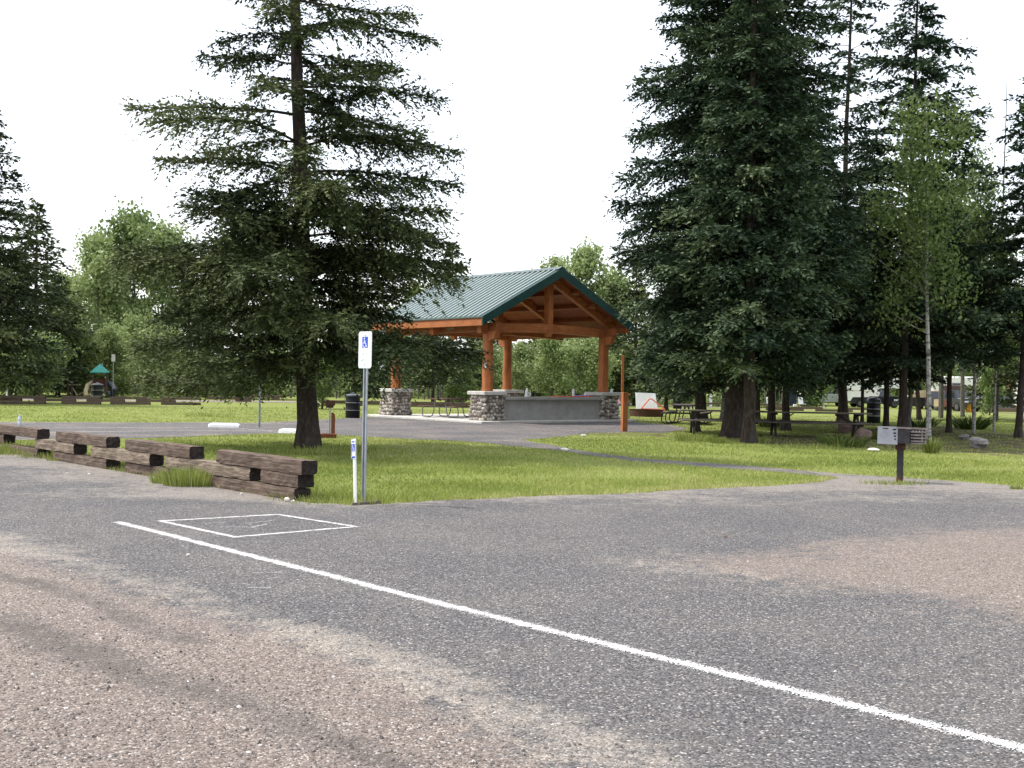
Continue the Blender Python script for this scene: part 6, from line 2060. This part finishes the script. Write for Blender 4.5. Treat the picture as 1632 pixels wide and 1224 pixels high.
for i, (px, py, n, R, h, sq, lab) in enumerate(((305, 774, 1100, 0.40, 0.34, 0.7, 'bushy clump of long grass growing at the road edge against the ties'), (275, 770, 420, 0.32, 0.24, 0.7, 'thin grass left of the bushy clump by the ties'),
        (22, 723, 700, 1.0, 0.30, 0.4, 'long grass in front of the leftmost tie'), (45, 725, 420, 1.1, 0.2, 0.4, 'long grass near the right end of the leftmost bottom tie'), (79, 730, 240, 0.6, 0.18, 0.5, 'small grass tuft between the first and second tie stacks'), (105, 735, 120, 0.35, 0.12, 0.5, 'little tuft under the third top tie'),
        (192, 745, 160, 0.35, 0.25, 0.6, 'grass poking through the gap left of the second bottom tie'), (501, 792, 420, 0.5, 0.18, 1.0, 'tall grass against the black end of the nearest ties'), (545, 797, 420, 1.0, 0.13, 0.7, 'tall grass between the ties and the white marker post'),
        (585, 796, 360, 0.7, 0.15, 0.7, 'grass around the foot of the steel sign post'), (520, 717, 620, 1.1, 0.19, 0.7, 'tall grass on the right of the big fir trunk'), (470, 722, 320, 0.9, 0.16, 0.6, 'grass in front of the big fir trunk'), (505, 723, 260, 0.7, 0.15, 0.6, 'grass at the right root of the big fir trunk'),
        (1440, 772, 130, 0.42, 0.11, 0.6, 'pale grass round the foot of the pedestal grill'), (1412, 772, 110, 0.5, 0.09, 0.5, 'thin grass on the gravel left of the pedestal grill'), (1620, 780, 140, 0.1, 0.09, 0.6, 'small weed on the gravel at the right edge'),
        (1105, 703, 340, 0.5, 0.28, 0.6, 'tall grass in front of the left picnic table legs'), (1145, 706, 260, 0.2, 0.22, 0.6, 'grass tuft left of the thickest spruce trunk'), (1212, 704, 140, 0.3, 0.22, 0.6, 'grass tuft right of the paired spruce trunks'), (335, 664, 200, 1.0, 0.25, 0.6, 'dark grass tuft on the far lawn under the low boughs'), (1285, 715, 160, 0.9, 0.2, 0.6, 'grass tuft on the bare soil before the long table'))):
    clump('grass_tuft', at(px, py), n, R * 2, h, 0.011 if py > 720 else 0.018, lab, 'grass tuft', 'grass', seed=100 + i, spread=0.35, curl=0.4, squash=sq, group=GT)

# lawn blades as one mass
def lawn_blades():
    rng = np.random.RandomState(77)
    N = 380000
    # distance drawn so that nearer ground gets more blades
    y = 1.0 / rng.uniform(1 / 62.0, 1 / 14.5, N)
    x = (rng.rand(N) - 0.5) * 0.94 * y
    keep = ~pip(x, y, LOTJ) & ~pip(x, y, PATH) & ~pip(x, y, BAY)
    x, y = x[keep], y[keep]
    g = ground_attrs(x, y)['soil']
    patch = 0.5 + 0.5 * np.sin(x * 1.3 + 2 * np.sin(y * 0.7)) * np.sin(y * 1.1 + x * 0.4)
    keep = rng.rand(len(x)) > np.clip(g * 1.15, 0, 0.93)
    p2 = 0.5 + 0.5 * np.sin(x * 0.9 - y * 0.55 + 1.5 * np.sin(x * 0.35 + y * 0.8))
    keep &= rng.rand(len(x)) > np.clip(0.4 * patch ** 2 + 0.6 * np.clip(p2 * 2.4 - 1.4, 0, 1), 0, 0.85)
    x, y, patch = x[keep], y[keep], patch[keep]
    n = len(x)
    h = (0.022 + 0.036 * rng.rand(n) ** 2 + 0.015 * patch) * np.clip(1.0 + (22 - y) * 0.01, 0.8, 1.2)
    e = np.abs(signed(x, y, LOTJ))
    h *= 1 + 0.9 * np.exp(-(e / 0.25) ** 2) * rng.rand(n)
    w = np.clip(y * 0.0009, 0.012, 0.05)
    az = rng.rand(n) * 6.28
    b = np.stack([x, y, gz(x, y) - 0.006], 1)
    s = np.stack([np.cos(az), np.sin(az), 0 * az], 1) * (w * rng.uniform(0.6, 1.1, n))[:, None]
    ln = np.stack([rng.normal(size=n) * 0.5, rng.normal(size=n) * 0.5, np.ones(n)], 1) * h[:, None]
    V = np.stack([b - s * 0.5, b + s * 0.5, b + ln], 1).reshape(-1, 3)
    F = np.arange(n * 3).reshape(-1, 3)
    T = np.clip(0.55 + 0.26 * (patch - 0.5) + 0.12 * np.sin(x * 0.5 + y * 0.31) + rng.normal(size=n) * 0.17 + 0.25 * np.exp(-(e / 0.3) ** 2), 0, 1)
    o = mesh_np('lawn_grass', V, F, [M['grass']], tint=T)
    tag(o, 'mown bright green grass of the lawns around the shelter', 'grass', kind='stuff')
lawn_blades()

# loose stones on the gravel
def loose():
    rng = np.random.RandomState(5)
    N = 26000
    y = 1.0 / rng.uniform(1 / 15.0, 1 / 4.6, N); x = (rng.rand(N) - 0.5) * 0.95 * y
    a = lot_attrs(x, y)
    k = pip(x, y, LOTJ) & (rng.rand(N) < 0.10 + 0.75 * np.maximum(a['dust'], a['rut'] * 1.4))
    x, y = x[k], y[k]; n = len(x)
    r = 0.0035 + 0.010 * rng.rand(n) ** 4
    oc = np.array([(1, 0, 0), (0, 1, 0), (-1, 0, 0), (0, -1, 0), (0, 0, 0.8), (0, 0, -0.5)], float)
    of = np.array([(0, 1, 4), (1, 2, 4), (2, 3, 4), (3, 0, 4)])
    an = rng.rand(n) * 6.28
    v = oc[None] * r[:, None, None] * rng.uniform(0.6, 1.3, (n, 6, 1))
    ca, sa = np.cos(an)[:, None], np.sin(an)[:, None]
    X = v[:, :, 0] * ca - v[:, :, 1] * sa + x[:, None]; Y = v[:, :, 0] * sa + v[:, :, 1] * ca + y[:, None]
    V = np.stack([X, Y, v[:, :, 2] + 0.006], 2).reshape(-1, 3)
    F = (np.arange(n)[:, None, None] * 6 + of[None]).reshape(-1, 3)
    T = np.repeat(np.clip(0.5 + rng.normal(size=n) * 0.24, 0, 1), 4)
    o = mesh_np('loose_stones', V, F, [M['pebbles']], tint=T)
    tag(o, 'loose small stones scattered over the gravel road and parking lot', 'gravel', kind='stuff')
loose()

for k_, (g, h_, used) in BL.items():
    if not used:
        for ch in list(g.children): bpy.data.objects.remove(ch)
        bpy.data.objects.remove(g)
